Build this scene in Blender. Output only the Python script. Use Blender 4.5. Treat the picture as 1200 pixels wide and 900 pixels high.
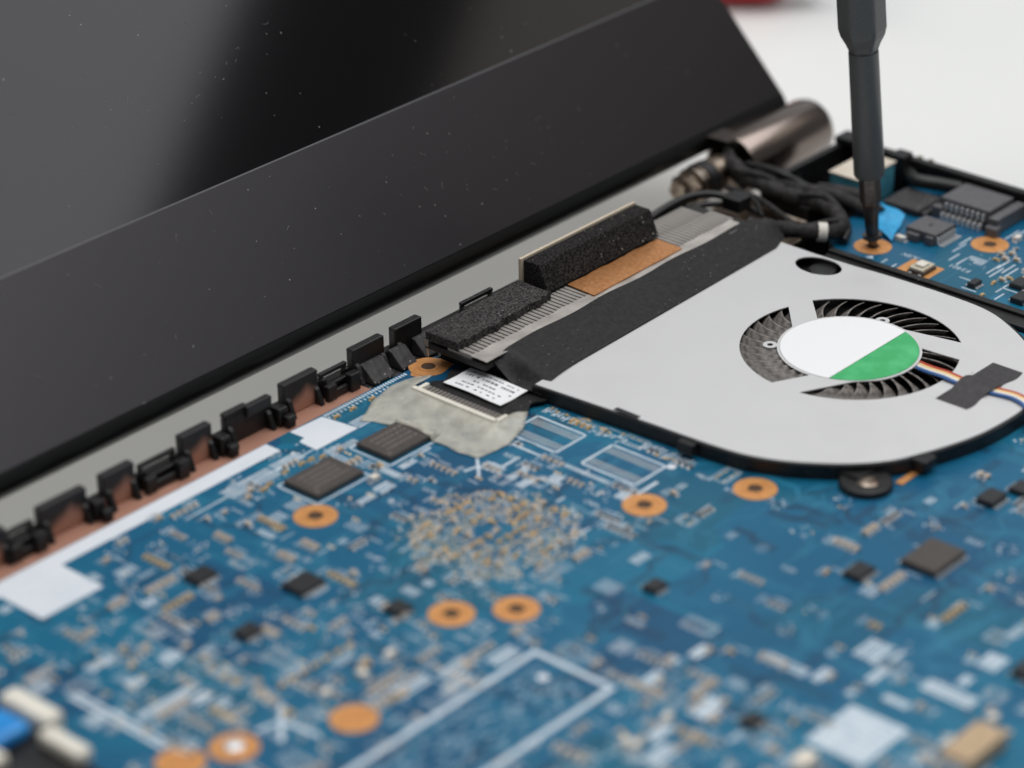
import bpy, bmesh, math, random
from mathutils import Vector, Matrix
random.seed(7)
R = math.radians
scene = bpy.context.scene
for o in list(bpy.data.objects): bpy.data.objects.remove(o)
COL = scene.collection
MM = 0.001
ZB = 12.0            # height of the motherboard's top face above the table, in mm

# ------------------------------------------------------------------ camera
cam_d = bpy.data.cameras.new('camera'); cam = bpy.data.objects.new('camera', cam_d); COL.objects.link(cam)
scene.camera = cam
cam_d.sensor_width = 36.0; cam_d.lens = 101.1; cam_d.clip_start = 0.01; cam_d.clip_end = 50
rt = Vector((0.660424, -0.750768, -0.013719)); up = Vector((0.357284, 0.298115, 0.885141)); fw = Vector((0.660445, 0.58947, -0.46512))
m = Matrix((rt, up, -fw)).transposed().to_4x4()
m.translation = Vector((-304.885, -290.531, 217.740 + ZB)) * MM
cam.matrix_world = m
cam_d.dof.use_dof = True; cam_d.dof.focus_distance = 0.480; cam_d.dof.aperture_fstop = 11.2
scene.render.resolution_x = 1024; scene.render.resolution_y = 768

# ------------------------------------------------------------------ world and lamps (studio, indoors)
w = bpy.data.worlds.new('World'); scene.world = w; w.use_nodes = True
bg = w.node_tree.nodes['Background']; bg.inputs[0].default_value = (0.92, 0.96, 1.0, 1); bg.inputs[1].default_value = 0.14
def area(name, loc, target, sx, sy, power, col=(1, 1, 1), spin=0.0):
    l = bpy.data.lights.new(name, 'AREA'); l.shape = 'RECTANGLE'; l.size = sx; l.size_y = sy; l.energy = power; l.color = col
    o = bpy.data.objects.new(name, l); COL.objects.link(o); o.location = loc
    d = (Vector(target) - Vector(loc)).normalized()
    o.rotation_euler = d.to_track_quat('-Z', 'Y').to_euler()
    if spin: o.rotation_euler.rotate_axis('Z', spin)
    return o
# big overhead softbox; its near edge is what the screen mirrors on the left
a0 = area('softbox_overhead', (0.28, -0.16, 1.05), (0.28, -0.16, 0), 1.45, 1.35, 15.3, (0.99, 0.988, 1.0))
a0.rotation_euler = (0, 0, R(-32))
area('softbox_rear', (-0.45, 1.15, 0.48), (-0.03, 0.03, 0.0), 1.6, 0.7, 20.0, (1.0, 0.97, 0.92))
area('sheen_fill_back', (1.25, 0.95, 0.80), (0.02, -0.05, 0.0), 1.5, 0.9, 1.7, (0.94, 0.97, 1.0))  # added dim lamp in place of a bright wall, for sheen on the board
area('softbox_side', (1.017, -0.442, 0.80), (0.08, 0.03, 0.03), 0.55, 0.15, 0.22, (1.0, 0.93, 0.82))
scene.view_settings.view_transform = 'Standard'; scene.view_settings.look = 'None'
scene.view_settings.exposure = 0.0; scene.view_settings.gamma = 1.0
try: scene.view_settings.use_curve_mapping = False
except Exception: pass

# ------------------------------------------------------------------ materials
def mat(name, col, rough=0.5, metal=0.0, spec=0.5, col2=None, nscale=300, nlo=.35, nhi=.65, bump=0, bscale=3000, dust=0, dustcol=(.55, .53, .5), dscale=500, dgate=.72, emit=None, alpha=1, rvar=0, stretch=None, ndetail=6, tint=None):
    M = bpy.data.materials.new(name); M.use_nodes = True
    nt = M.node_tree; N = nt.nodes; L = nt.links; b = N['Principled BSDF']
    b.inputs['Base Color'].default_value = (*col, 1); b.inputs['Roughness'].default_value = rough; b.inputs['Metallic'].default_value = metal
    b.inputs['Specular IOR Level'].default_value = spec
    tc = N.new('ShaderNodeTexCoord'); vec = tc.outputs['Object']
    if stretch:
        mp = N.new('ShaderNodeMapping'); mp.inputs['Scale'].default_value = stretch; L.new(vec, mp.inputs['Vector']); svec = mp.outputs[0]
    else: svec = vec
    cur = None
    if col2:
        n = N.new('ShaderNodeTexNoise'); n.inputs['Scale'].default_value = nscale; n.inputs['Detail'].default_value = ndetail; L.new(svec, n.inputs['Vector'])
        r = N.new('ShaderNodeMapRange'); r.inputs[1].default_value = nlo; r.inputs[2].default_value = nhi; L.new(n.outputs['Fac'], r.inputs[0])
        mx = N.new('ShaderNodeMix'); mx.data_type = 'RGBA'; mx.inputs[6].default_value = (*col, 1); mx.inputs[7].default_value = (*col2, 1)
        L.new(r.outputs[0], mx.inputs[0]); cur = mx.outputs[2]
    if dust:
        v = N.new('ShaderNodeTexVoronoi'); v.inputs['Scale'].default_value = dscale; L.new(vec, v.inputs['Vector'])
        lt = N.new('ShaderNodeMath'); lt.operation = 'LESS_THAN'; lt.inputs[1].default_value = dust; L.new(v.outputs['Distance'], lt.inputs[0])
        sp = N.new('ShaderNodeSeparateColor'); L.new(v.outputs['Color'], sp.inputs[0])
        gt = N.new('ShaderNodeMath'); gt.operation = 'GREATER_THAN'; gt.inputs[1].default_value = dgate; L.new(sp.outputs[0], gt.inputs[0])
        cl = N.new('ShaderNodeTexNoise'); cl.inputs['Scale'].default_value = dscale * .09; L.new(vec, cl.inputs['Vector'])
        cg = N.new('ShaderNodeMapRange'); cg.inputs[1].default_value = .42; cg.inputs[2].default_value = .66; L.new(cl.outputs['Fac'], cg.inputs[0])
        mu = N.new('ShaderNodeMath'); mu.operation = 'MULTIPLY'; L.new(lt.outputs[0], mu.inputs[0]); L.new(gt.outputs[0], mu.inputs[1])
        m2 = N.new('ShaderNodeMath'); m2.operation = 'MULTIPLY'; L.new(mu.outputs[0], m2.inputs[0]); L.new(cg.outputs[0], m2.inputs[1])
        md = N.new('ShaderNodeMix'); md.data_type = 'RGBA'; md.inputs[7].default_value = (*dustcol, 1)
        if cur: L.new(cur, md.inputs[6])
        else: md.inputs[6].default_value = (*col, 1)
        L.new(m2.outputs[0], md.inputs[0]); cur = md.outputs[2]
    if cur: L.new(cur, b.inputs['Base Color'])
    if bump or rvar:
        n2 = N.new('ShaderNodeTexNoise'); n2.inputs['Scale'].default_value = bscale; n2.inputs['Detail'].default_value = 4; L.new(svec, n2.inputs['Vector'])
        if bump:
            bp = N.new('ShaderNodeBump'); bp.inputs['Strength'].default_value = min(1, bump); bp.inputs['Distance'].default_value = 0.00015 * max(1, bump); L.new(n2.outputs['Fac'], bp.inputs['Height']); L.new(bp.outputs[0], b.inputs['Normal'])
        if rvar:
            rr = N.new('ShaderNodeMapRange'); rr.inputs[1].default_value = .3; rr.inputs[2].default_value = .7; rr.inputs[3].default_value = max(.02, rough - rvar); rr.inputs[4].default_value = rough + rvar
            n3 = N.new('ShaderNodeTexNoise'); n3.inputs['Scale'].default_value = bscale * .1; n3.inputs['Detail'].default_value = 5; L.new(svec, n3.inputs['Vector'])
            L.new(n3.outputs['Fac'], rr.inputs[0]); L.new(rr.outputs[0], b.inputs['Roughness'])
    if tint: b.inputs['Specular Tint'].default_value = (*tint, 1)
    if alpha < 1: b.inputs['Alpha'].default_value = alpha
    return M
M_ = {}
M_['table'] = mat('table_laminate', (.635, .645, .635), .5, col2=(.665, .67, .655), nscale=6)
M_['black'] = mat('black_plastic', (.007, .007, .0075), .4, spec=.4, col2=(.016, .0155, .0155), nscale=500, bump=.25, bscale=6000, dust=.13, dscale=900, dgate=.8)
M_['black_dusty'] = mat('dusty_black_plastic', (.02, .019, .02), .6, col2=(.055, .05, .05), nscale=900, bump=.5, bscale=5000, dust=.2, dscale=1400, dgate=.6)
M_['lid_edge'] = mat('lid_edge_black', (.004, .004, .004), .3)
M_['bezel'] = mat('bezel_charcoal', (.0032, .0026, .0034), .275, spec=.44, tint=(.98, .94, 1.0), dust=.05, dscale=420, dgate=.45, dustcol=(.4, .39, .38), bump=.12, bscale=9000)
M_['screen'] = mat('screen_glass', (.0006, .0005, .0005), .085, spec=.41, tint=(.97, .94, 1.0), dust=.045, dscale=330, dgate=.5, dustcol=(.4, .38, .36))
M_['lip_glint'] = mat('bezel_lip_glint', (.09, .09, .095), .35)  # lighter than the bezel: caught light painted onto the lip
M_['hinge'] = mat('gunmetal', (.27, .225, .20), .23, metal=1, col2=(.19, .155, .135), nscale=900, stretch=(.04, 1, 1), bump=.12, bscale=3000)
M_['hinge_in'] = mat('dark_inside', (.01, .01, .01), .6)
M_['shaft'] = mat('worn_shaft_metal', (.42, .35, .28), .38, metal=1, col2=(.12, .085, .065), nscale=420, nlo=.4, nhi=.62, bump=.4, bscale=1800)
M_['steel'] = mat('steel', (.5, .49, .48), .32, metal=1, col2=(.3, .29, .28), nscale=700)
M_['pcbedge'] = mat('board_edge', (.03, .10, .11), .5)
M_['silk'] = mat('silkscreen_white', (.66, .73, .78), .55, col2=(.50, .60, .68), nscale=400)
M_['silk_bright'] = mat('white_paint_block', (.76, .79, .83), .55, col2=(.70, .74, .79), nscale=120)
M_['silk_faint'] = mat('silkscreen_faint', (.23, .36, .46), .55, col2=(.15, .28, .38), nscale=300)
M_['trace'] = mat('trace_under_mask', (.016, .17, .28), .35)
M_['trace_dark'] = mat('dark_gap_under_mask', (.006, .035, .085), .35)
M_['ring'] = mat('copper_ring', (.80, .38, .13), .4, metal=.35, col2=(.66, .29, .09), nscale=700, bump=.2, bscale=2500)
M_['ring_hole'] = mat('hole_dark', (.07, .035, .015), .6)
M_['gold'] = mat('gold_pad', (.85, .55, .22), .3, metal=.45, col2=(.92, .72, .42), nscale=800)
M_['pad'] = mat('tinned_pad', (.66, .65, .62), .35, metal=.2)
M_['tin'] = mat('tin_solder', (.86, .86, .85), .2, metal=.5, col2=(.70, .69, .68), nscale=1200, bump=.3, bscale=3000)
M_['via'] = mat('via_pad', (.42, .52, .60), .4)
M_['epoxy'] = mat('chip_epoxy', (.055, .046, .04), .5, col2=(.075, .062, .055), nscale=1500, bump=.2, bscale=7000)
M_['epoxy_print'] = mat('chip_print', (.19, .155, .14), .6)
M_['epoxy_dark'] = mat('chip_epoxy_dark', (.016, .016, .018), .4, bump=.15, bscale=6000)
M_['cap'] = mat('ceramic_tan', (.55, .40, .25), .45, col2=(.42, .29, .17), nscale=900)
M_['cap_white'] = mat('ceramic_cream', (.80, .73, .62), .4)
M_['cap_dark'] = mat('ceramic_dark', (.03, .027, .026), .4)
M_['conn'] = mat('connector_grey_plastic', (.092, .089, .097), .45, col2=(.115, .112, .118), nscale=900, bump=.15, bscale=5000)
M_['cream'] = mat('connector_cream', (.84, .80, .70), .45, col2=(.78, .73, .62), nscale=300)
M_['button_metal'] = mat('button_metal', (.72, .68, .55), .35, metal=.6)
M_['bluep'] = mat('blue_plastic', (.015, .22, .62), .18, col2=(.03, .34, .8), nscale=300)
M_['blue_tape'] = mat('blue_tape', (.02, .31, .62), .5, col2=(.035, .42, .76), nscale=900, bump=.5, bscale=2500)
M_['port_blue'] = mat('port_blue_side', (.10, .36, .45), .45, col2=(.05, .22, .30), nscale=250)
M_['port_top'] = mat('port_cream_top', (.74, .66, .55), .5, col2=(.66, .58, .47), nscale=200)
M_['fan_cover'] = mat('fan_cover_sheet', (.67, .667, .662), .4, metal=0.12, col2=(.655, .652, .648), nscale=90, bump=.06, bscale=2500, rvar=.06, dust=.06, dscale=220, dgate=.8, dustcol=(.25, .23, .2))
M_['blade'] = mat('fan_blade_dusty', (.09, .082, .075), .5, col2=(.36, .325, .295), nscale=900, nlo=.35, nhi=.75, bump=.4, bscale=3500)
M_['label'] = mat('label_white', (.91, .91, .91), .5, dust=.05, dscale=260, dgate=.8, dustcol=(.3, .28, .28))
M_['green'] = mat('label_green', (.045, .43, .14), .45, col2=(.09, .54, .21), nscale=260, nlo=.45, nhi=.7)
M_['foam'] = mat('black_foam', (.008, .007, .007), .9, spec=.15, col2=(.075, .07, .068), nscale=2600, nlo=.42, nhi=.78, bump=1.8, bscale=3400, dust=.18, dscale=1300, dgate=.7)
M_['foam_dusty'] = mat('dusty_black_foam', (.016, .015, .015), .9, spec=.15, col2=(.13, .122, .118), nscale=2400, nlo=.36, nhi=.78, bump=1.8, bscale=3400, dust=.16, dscale=1300, dgate=.7)
M_['foam_back'] = mat('foam_adhesive', (.62, .53, .40), .6)
M_['btape'] = mat('black_cloth_tape', (.006, .006, .0065), .55, spec=.3, col2=(.018, .017, .017), nscale=1200, bump=.5, bscale=4500, dust=.11, dscale=1100, dgate=.45, dustcol=(.32, .30, .285))
M_['patch'] = mat('grey_tape_patch', (.032, .029, .031), .6, col2=(.05, .045, .047), nscale=900, bump=.4, bscale=3500)
M_['copper'] = mat('copper_plate', (.92, .46, .20), .33, metal=.8, col2=(.70, .29, .10), nscale=1400, nlo=.3, nhi=.7, bump=.35, bscale=4000)
M_['fin'] = mat('aluminium_fin', (.34, .315, .29), .5, metal=.6, col2=(.52, .49, .45), nscale=250, bump=.2, bscale=3000)
M_['fin_dark'] = mat('fin_gap', (.02, .019, .018), .7)
M_['foil'] = mat('silver_foil', (.72, .67, .61), .36, metal=.7, col2=(.60, .55, .50), nscale=400, bump=.2, bscale=1200)
M_['sleeve'] = mat('cable_sleeve', (.02, .019, .019), .7, col2=(.05, .046, .044), nscale=700, bump=.9, bscale=1900, spec=.3)
M_['wire_black'] = mat('wire_black', (.012, .012, .012), .4)
M_['red'] = mat('wire_red', (.50, .06, .03), .4); M_['yellow'] = mat('wire_yellow', (.86, .60, .26), .4)
M_['white_w'] = mat('wire_white', (.84, .80, .72), .4); M_['blue_w'] = mat('wire_blue', (.03, .11, .32), .4)
M_['driver'] = mat('driver_anodised', (.098, .101, .103), .43, metal=.15, col2=(.112, .115, .117), nscale=1800, bump=.08, bscale=9000)
M_['bit'] = mat('bit_steel', (.16, .145, .135), .33, metal=.9, col2=(.11, .095, .09), nscale=1200)
M_['redplastic'] = mat('red_plastic', (.55, .03, .04), .4)
M_['greyshadow'] = mat('shadow_grey', (.4, .41, .42), .5)
M_['flex'] = mat('flex_contacts', (.12, .10, .085), .4)
M_['print'] = mat('ink_grey', (.13, .14, .17), .7)

def pcb_mat(name):
    M = bpy.data.materials.new(name); M.use_nodes = True; nt = M.node_tree; N = nt.nodes; L = nt.links; b = N['Principled BSDF']
    tc = N.new('ShaderNodeTexCoord')
    v = N.new('ShaderNodeTexVoronoi'); v.distance = 'CHEBYCHEV'; v.inputs['Scale'].default_value = 62; L.new(tc.outputs['Object'], v.inputs['Vector'])
    sp = N.new('ShaderNodeSeparateColor'); L.new(v.outputs['Color'], sp.inputs[0])
    cr = N.new('ShaderNodeValToRGB'); e = cr.color_ramp; e.interpolation = 'CONSTANT'
    e.elements[0].color = (.0025, .118, .225, 1); e.elements[1].position = .38; e.elements[1].color = (.003, .15, .26, 1)
    for p, c in ((.66, (.003, .078, .17, 1)), (.84, (.003, .115, .19, 1))):
        q = e.elements.new(p); q.color = c
    L.new(sp.outputs[0], cr.inputs[0])
    n = N.new('ShaderNodeTexNoise'); n.inputs['Scale'].default_value = 28; n.inputs['Detail'].default_value = 3; L.new(tc.outputs['Object'], n.inputs['Vector'])
    mx = N.new('ShaderNodeMix'); mx.data_type = 'RGBA'; mx.inputs[7].default_value = (.004, .085, .18, 1); L.new(cr.outputs[0], mx.inputs[6])
    r = N.new('ShaderNodeMapRange'); r.inputs[1].default_value = .4; r.inputs[2].default_value = .7; r.inputs[4].default_value = .8; L.new(n.outputs['Fac'], r.inputs[0]); L.new(r.outputs[0], mx.inputs[0])
    L.new(mx.outputs[2], b.inputs['Base Color'])
    b.inputs['Roughness'].default_value = .36; b.inputs['Specular IOR Level'].default_value = .4
    n2 = N.new('ShaderNodeTexNoise'); n2.inputs['Scale'].default_value = 900; L.new(tc.outputs['Object'], n2.inputs['Vector'])
    bp = N.new('ShaderNodeBump'); bp.inputs['Strength'].default_value = .12; bp.inputs['Distance'].default_value = .0001; L.new(n2.outputs['Fac'], bp.inputs['Height']); L.new(bp.outputs[0], b.inputs['Normal'])
    return M
M_['pcb'] = pcb_mat('blue_solder_mask')

def shield_mat(name, fade):
    # sprayed copper shielding that thins out up the tabs (object origin at the tab's foot)
    M = bpy.data.materials.new(name); M.use_nodes = True; nt = M.node_tree; N = nt.nodes; L = nt.links; b = N['Principled BSDF']
    tc = N.new('ShaderNodeTexCoord'); sx = N.new('ShaderNodeSeparateXYZ'); L.new(tc.outputs['Object'], sx.inputs[0])
    n = N.new('ShaderNodeTexNoise'); n.inputs['Scale'].default_value = 260; n.inputs['Detail'].default_value = 5; L.new(tc.outputs['Object'], n.inputs['Vector'])
    ab = N.new('ShaderNodeMath'); ab.operation = 'ABSOLUTE'; L.new(sx.outputs[0], ab.inputs[0])
    m1 = N.new('ShaderNodeMath'); m1.operation = 'MULTIPLY_ADD'; m1.inputs[1].default_value = .55; L.new(ab.outputs[0], m1.inputs[0]); L.new(sx.outputs[2], m1.inputs[2])
    m2 = N.new('ShaderNodeMath'); m2.operation = 'MULTIPLY_ADD'; m2.inputs[1].default_value = .0022; L.new(n.outputs['Fac'], m2.inputs[0]); L.new(m1.outputs[0], m2.inputs[2])
    r = N.new('ShaderNodeMapRange'); r.inputs[1].default_value = fade; r.inputs[2].default_value = fade + .0022; L.new(m2.outputs[0], r.inputs[0])
    mx = N.new('ShaderNodeMix'); mx.data_type = 'RGBA'; mx.inputs[6].default_value = (.42, .215, .15, 1); mx.inputs[7].default_value = (.016, .015, .016, 1)
    L.new(r.outputs[0], mx.inputs[0]); L.new(mx.outputs[2], b.inputs['Base Color']); b.inputs['Roughness'].default_value = .5; b.inputs['Metallic'].default_value = .15
    return M
M_['shield'] = shield_mat('copper_shield_paint', 10.0)
M_['shield_hi'] = shield_mat('copper_shield_fading_high', .0036)
M_['shield_lo'] = shield_mat('copper_shield_fading_low', .0026)

def clear_tape_mat():
    M = bpy.data.materials.new('frosted_clear_tape'); M.use_nodes = True; nt = M.node_tree; N = nt.nodes; L = nt.links; b = N['Principled BSDF']
    b.inputs['Base Color'].default_value = (.70, .675, .58, 1); b.inputs['Roughness'].default_value = .2
    tc = N.new('ShaderNodeTexCoord'); n = N.new('ShaderNodeTexNoise'); n.inputs['Scale'].default_value = 330; n.inputs['Detail'].default_value = 5; L.new(tc.outputs['Object'], n.inputs['Vector'])
    r = N.new('ShaderNodeMapRange'); r.inputs[1].default_value = .3; r.inputs[2].default_value = .7; r.inputs[3].default_value = .34; r.inputs[4].default_value = .66; L.new(n.outputs['Fac'], r.inputs[0]); L.new(r.outputs[0], b.inputs['Alpha'])
    bp = N.new('ShaderNodeBump'); bp.inputs['Strength'].default_value = .9; bp.inputs['Distance'].default_value = .0004; L.new(n.outputs['Fac'], bp.inputs['Height']); L.new(bp.outputs[0], b.inputs['Normal'])
    return M
M_['clear'] = clear_tape_mat()

# ------------------------------------------------------------------ mesh helpers (all numbers in mm, z measured from the board top)
class MB:
    def __init__(s): s.v = []; s.f = []; s.m = []
    def add(s, vs, fs, mi=0):
        k = len(s.v); s.v += [tuple(p) for p in vs]; s.f += [tuple(i + k for i in f) for f in fs]; s.m += [mi] * len(fs); return s
    def box(s, x0, x1, y0, y1, z0, z1, b=0, mi=0):
        if b <= 0:
            vs = [(x0, y0, z0), (x1, y0, z0), (x1, y1, z0), (x0, y1, z0), (x0, y0, z1), (x1, y0, z1), (x1, y1, z1), (x0, y1, z1)]
            return s.add(vs, [(3, 2, 1, 0), (4, 5, 6, 7), (0, 1, 5, 4), (1, 2, 6, 5), (2, 3, 7, 6), (3, 0, 4, 7)], mi)
        vs = [(x0, y0, z0), (x1, y0, z0), (x1, y1, z0), (x0, y1, z0), (x0, y0, z1 - b), (x1, y0, z1 - b), (x1, y1, z1 - b), (x0, y1, z1 - b),
              (x0 + b, y0 + b, z1), (x1 - b, y0 + b, z1), (x1 - b, y1 - b, z1), (x0 + b, y1 - b, z1)]
        return s.add(vs, [(3, 2, 1, 0), (8, 9, 10, 11), (0, 1, 5, 4), (1, 2, 6, 5), (2, 3, 7, 6), (3, 0, 4, 7), (4, 5, 9, 8), (5, 6, 10, 9), (6, 7, 11, 10), (7, 4, 8, 11)], mi)
    def quad(s, x0, x1, y0, y1, z, mi=0): return s.add([(x0, y0, z), (x1, y0, z), (x1, y1, z), (x0, y1, z)], [(0, 1, 2, 3)], mi)
    def bar(s, a, b, w, z, mi=0):
        dx, dy = b[0] - a[0], b[1] - a[1]; l = math.hypot(dx, dy) or 1; nx, ny = -dy / l * w / 2, dx / l * w / 2
        return s.add([(a[0] + nx, a[1] + ny, z), (a[0] - nx, a[1] - ny, z), (b[0] - nx, b[1] - ny, z), (b[0] + nx, b[1] + ny, z)], [(0, 1, 2, 3)], mi)
    def disc(s, x, y, r, z, n=10, mi=0): return s.add([(x + r * math.cos(2 * math.pi * i / n), y + r * math.sin(2 * math.pi * i / n), z) for i in range(n)], [tuple(range(n))], mi)
    def ring(s, x, y, r0, r1, z0, z1, n=32, mi=0):
        k = []
        for r, z in ((r1, z0), (r1, z1), (r0, z1), (r0, z0)):
            k += [(x + r * math.cos(2 * math.pi * i / n), y + r * math.sin(2 * math.pi * i / n), z) for i in range(n)]
        fs = []
        for q in range(3):
            for i in range(n): j = (i + 1) % n; fs.append((q * n + i, q * n + j, (q + 1) * n + j, (q + 1) * n + i))
        return s.add(k, fs, mi)
    def prism(s, poly, z0, z1, mi=0):
        a = sum(poly[i][0] * poly[(i + 1) % len(poly)][1] - poly[(i + 1) % len(poly)][0] * poly[i][1] for i in range(len(poly)))
        if a < 0: poly = poly[::-1]
        n = len(poly); vs = [(p[0], p[1], z0) for p in poly] + [(p[0], p[1], z1) for p in poly]
        return s.add(vs, [tuple(range(n))[::-1], tuple(range(n, 2 * n))] + [(i, (i + 1) % n, n + (i + 1) % n, n + i) for i in range(n)], mi)
    def profx(s, prof, x0, x1, mi=0):      # (y,z) profile extruded along x
        n = len(prof); vs = [(x0, p[0], p[1]) for p in prof] + [(x1, p[0], p[1]) for p in prof]
        return s.add(vs, [tuple(range(n)), tuple(range(n, 2 * n))[::-1]] + [(i, n + i, n + (i + 1) % n, (i + 1) % n) for i in range(n)], mi)
    def tube(s, path, rad, n=12, mi=0, caps=True, phase=0):
        P = [Vector(p) for p in path]; rr = rad if isinstance(rad, (list, tuple)) else [rad] * len(P)
        T = [(P[min(i + 1, len(P) - 1)] - P[max(i - 1, 0)]) for i in range(len(P))]
        for i, t in enumerate(T):
            if t.length < 1e-9: T[i] = T[i - 1].copy() if i else P[-1] - P[0]
            T[i].normalize()
        u = T[0].orthogonal().normalized(); vs = []; fs = []
        for i in range(len(P)):
            u = (u - T[i] * u.dot(T[i])).normalized(); v = T[i].cross(u)
            for k in range(n):
                a = 2 * math.pi * k / n + phase; vs.append(P[i] + (u * math.cos(a) + v * math.sin(a)) * rr[i])
        for i in range(len(P) - 1):
            for k in range(n): j = (k + 1) % n; fs.append((i * n + k, i * n + j, (i + 1) * n + j, (i + 1) * n + k))
        if caps: fs.append(tuple(range(n))[::-1]); fs.append(tuple(range((len(P) - 1) * n, len(P) * n)))
        return s.add(vs, fs, mi)
    def loft(s, rows, mi=0, thick=0):     # grid of points -> sheet, given thickness downwards
        nr, nc = len(rows), len(rows[0]); top = [p for r in rows for p in r]; fs = []
        for i in range(nr - 1):
            for j in range(nc - 1): fs.append((i * nc + j, i * nc + j + 1, (i + 1) * nc + j + 1, (i + 1) * nc + j))
        if thick:
            k = len(top); bot = [(p[0], p[1], p[2] - thick) for p in top]
            fs2 = [tuple(q + k for q in f[::-1]) for f in fs]
            edge = [i for i in range(nc)] + [i * nc + nc - 1 for i in range(1, nr)] + [(nr - 1) * nc + j for j in range(nc - 2, -1, -1)] + [i * nc for i in range(nr - 2, 0, -1)]
            fs3 = [(edge[i], edge[(i + 1) % len(edge)], edge[(i + 1) % len(edge)] + k, edge[i] + k) for i in range(len(edge))]
            return s.add(top + bot, fs + fs2 + fs3, mi)
        return s.add(top, fs, mi)
ORG = {}
def mesh_of(name, mb, mats, org, smooth=False):
    me = bpy.data.meshes.new(name)
    me.from_pydata([((p[0] - org[0]) * MM, (p[1] - org[1]) * MM, (p[2] - org[2]) * MM) for p in mb.v], [], mb.f)
    for k in (mats if isinstance(mats, (list, tuple)) else [mats]): me.materials.append(M_[k])
    for i, p in enumerate(me.polygons): p.material_index = mb.m[i]
    bm = bmesh.new(); bm.from_mesh(me)
    if any(len(f.verts) > 4 for f in bm.faces) or True: bmesh.ops.recalc_face_normals(bm, faces=[f for f in bm.faces])
    bm.to_mesh(me); bm.free()
    if smooth:
        me.shade_smooth(); me.set_sharp_from_angle(angle=R(40))
    me.update(); return me
def link(name, me, org, parent=None, rz=0):
    o = bpy.data.objects.new(name, me); COL.objects.link(o)
    po = ORG[parent.name] if parent else (0, 0, -ZB)
    o.location = ((org[0] - po[0]) * MM, (org[1] - po[1]) * MM, (org[2] - po[2]) * MM); o.rotation_euler[2] = rz
    if parent: o.parent = parent
    ORG[o.name] = org; return o
def obj(name, mb, mats, parent=None, org=None, smooth=False, bevel=0, kind=None, label=None, seg=2):
    if org is None:
        xs = [p[0] for p in mb.v]; ys = [p[1] for p in mb.v]; zs = [p[2] for p in mb.v]
        org = ((min(xs) + max(xs)) / 2, (min(ys) + max(ys)) / 2, min(zs))
    o = link(name, mesh_of(name, mb, mats, org, smooth), org, parent)
    if bevel:
        b = o.modifiers.new('bevel', 'BEVEL'); b.width = bevel * MM; b.segments = seg; b.limit_method = 'ANGLE'; b.angle_limit = R(35)
    if kind: o['kind'] = kind
    if label: o['label'] = label
    return o
def thing(name, label, cat, org, group=None):
    o = link(name, None, org); o['label'] = label; o['category'] = cat
    if group: o['group'] = group
    return o
def tag(o, label, cat):
    o['label'] = label; o['category'] = cat; return o
def smoothpath(pts, k=8):
    out = []; P = [Vector(p) for p in pts]
    for i in range(len(P) - 1):
        a, b, c, d = P[max(i - 1, 0)], P[i], P[i + 1], P[min(i + 2, len(P) - 1)]
        for j in range(k):
            t = j / k
            out.append(.5 * ((2 * b) + (c - a) * t + (2 * a - 5 * b + 4 * c - d) * t * t + (3 * b - a - 3 * c + d) * t ** 3))
    out.append(P[-1]); return out
def text_mesh(mb, s, x, y, size, dirv, z):
    # flat lettering: size = cap height, dirv = reading direction
    cu = bpy.data.curves.new('lettering', 'FONT'); cu.body = s; cu.size = size / .7; cu.resolution_u = 2
    o = bpy.data.objects.new('lettering', cu); me = o.to_mesh()
    d = Vector((dirv[0], dirv[1])).normalized(); n = Vector((-d.y, d.x))
    vs = [(x + d.x * v.co.x + n.x * v.co.y, y + d.y * v.co.x + n.y * v.co.y, z) for v in me.vertices]
    mb.add(vs, [tuple(p.vertices) for p in me.polygons]); o.to_mesh_clear(); bpy.data.objects.remove(o); bpy.data.curves.remove(cu)

# ------------------------------------------------------------------ table
tb = MB().box(-1500, 3000, -1500, 3000, -32, -12)
t = obj('table', tb, 'table'); t['kind'] = 'structure'

# ------------------------------------------------------------------ base case
laptop = thing('laptop', 'opened black laptop with its keyboard removed, lid tilted back and clip tabs exposed', 'laptop', (-30, -90, -12))
case = obj('base_case', MB().box(-176, 115, -190, 8.6, -11.98, -10), 'black', laptop, bevel=.6)
obj('rear_wall', MB().box(-176, 78, 7.0, 8.6, -9.99, 1.6), 'black', case, bevel=.3)
obj('front_wall', MB().box(-176, 115, -190, -188, -9.99, 1.6), 'black', case, bevel=.3)
obj('side_wall', MB().box(-176, -174, -188, 7, -9.99, 1.6), 'black', case, bevel=.3)
obj('side_wall', MB().box(113.2, 115, -188, -3.2, -9.99, 4.6), 'black', case, bevel=.4)
obj('corner_wall', MB().box(88, 115.4, -3.2, -1.8, -9.99, 4.0).box(111.5, 115.6, -5.4, -1.6, 4.0, 5.4), 'black', case, bevel=.25)
obj('corner_block', MB().box(110.8, 114.2, -17.8, -14.6, -9.9, 5.6).box(88.6, 96.0, -12.5, -3.4, -9.9, 1.0), 'black', case, bevel=.3)
for y in (-18.8, -21.2): obj('spring_contact', MB().box(114.85, 115.3, y - .55, y + .55, 2.4, 4.9), 'cream', case, bevel=.1)
obj('shield_ledge', MB().box(-176, -11.0, 2.1, 6.95, -9.9, -.6), 'shield', case)
obj('rear_ledge', MB().box(-10.9, 30, 2.1, 6.95, -9.9, -.7), 'black_dusty', case)
tabs = [(-104, -96, 1, 5), (-91.5, -84, 1, 5), (-77.5, -68.5, 1, 5.0), (-65.2, -58.9, 1, 5.2), (-49.1, -42.8, 1, 5.2), (-39.8, -30.2, 0, 5.2), (-27.1, -19.4, 1, 5.3), (-11.3, -3.9, 2, 5.4), (-1.3, 5.2, 2, 5.4)]
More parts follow.
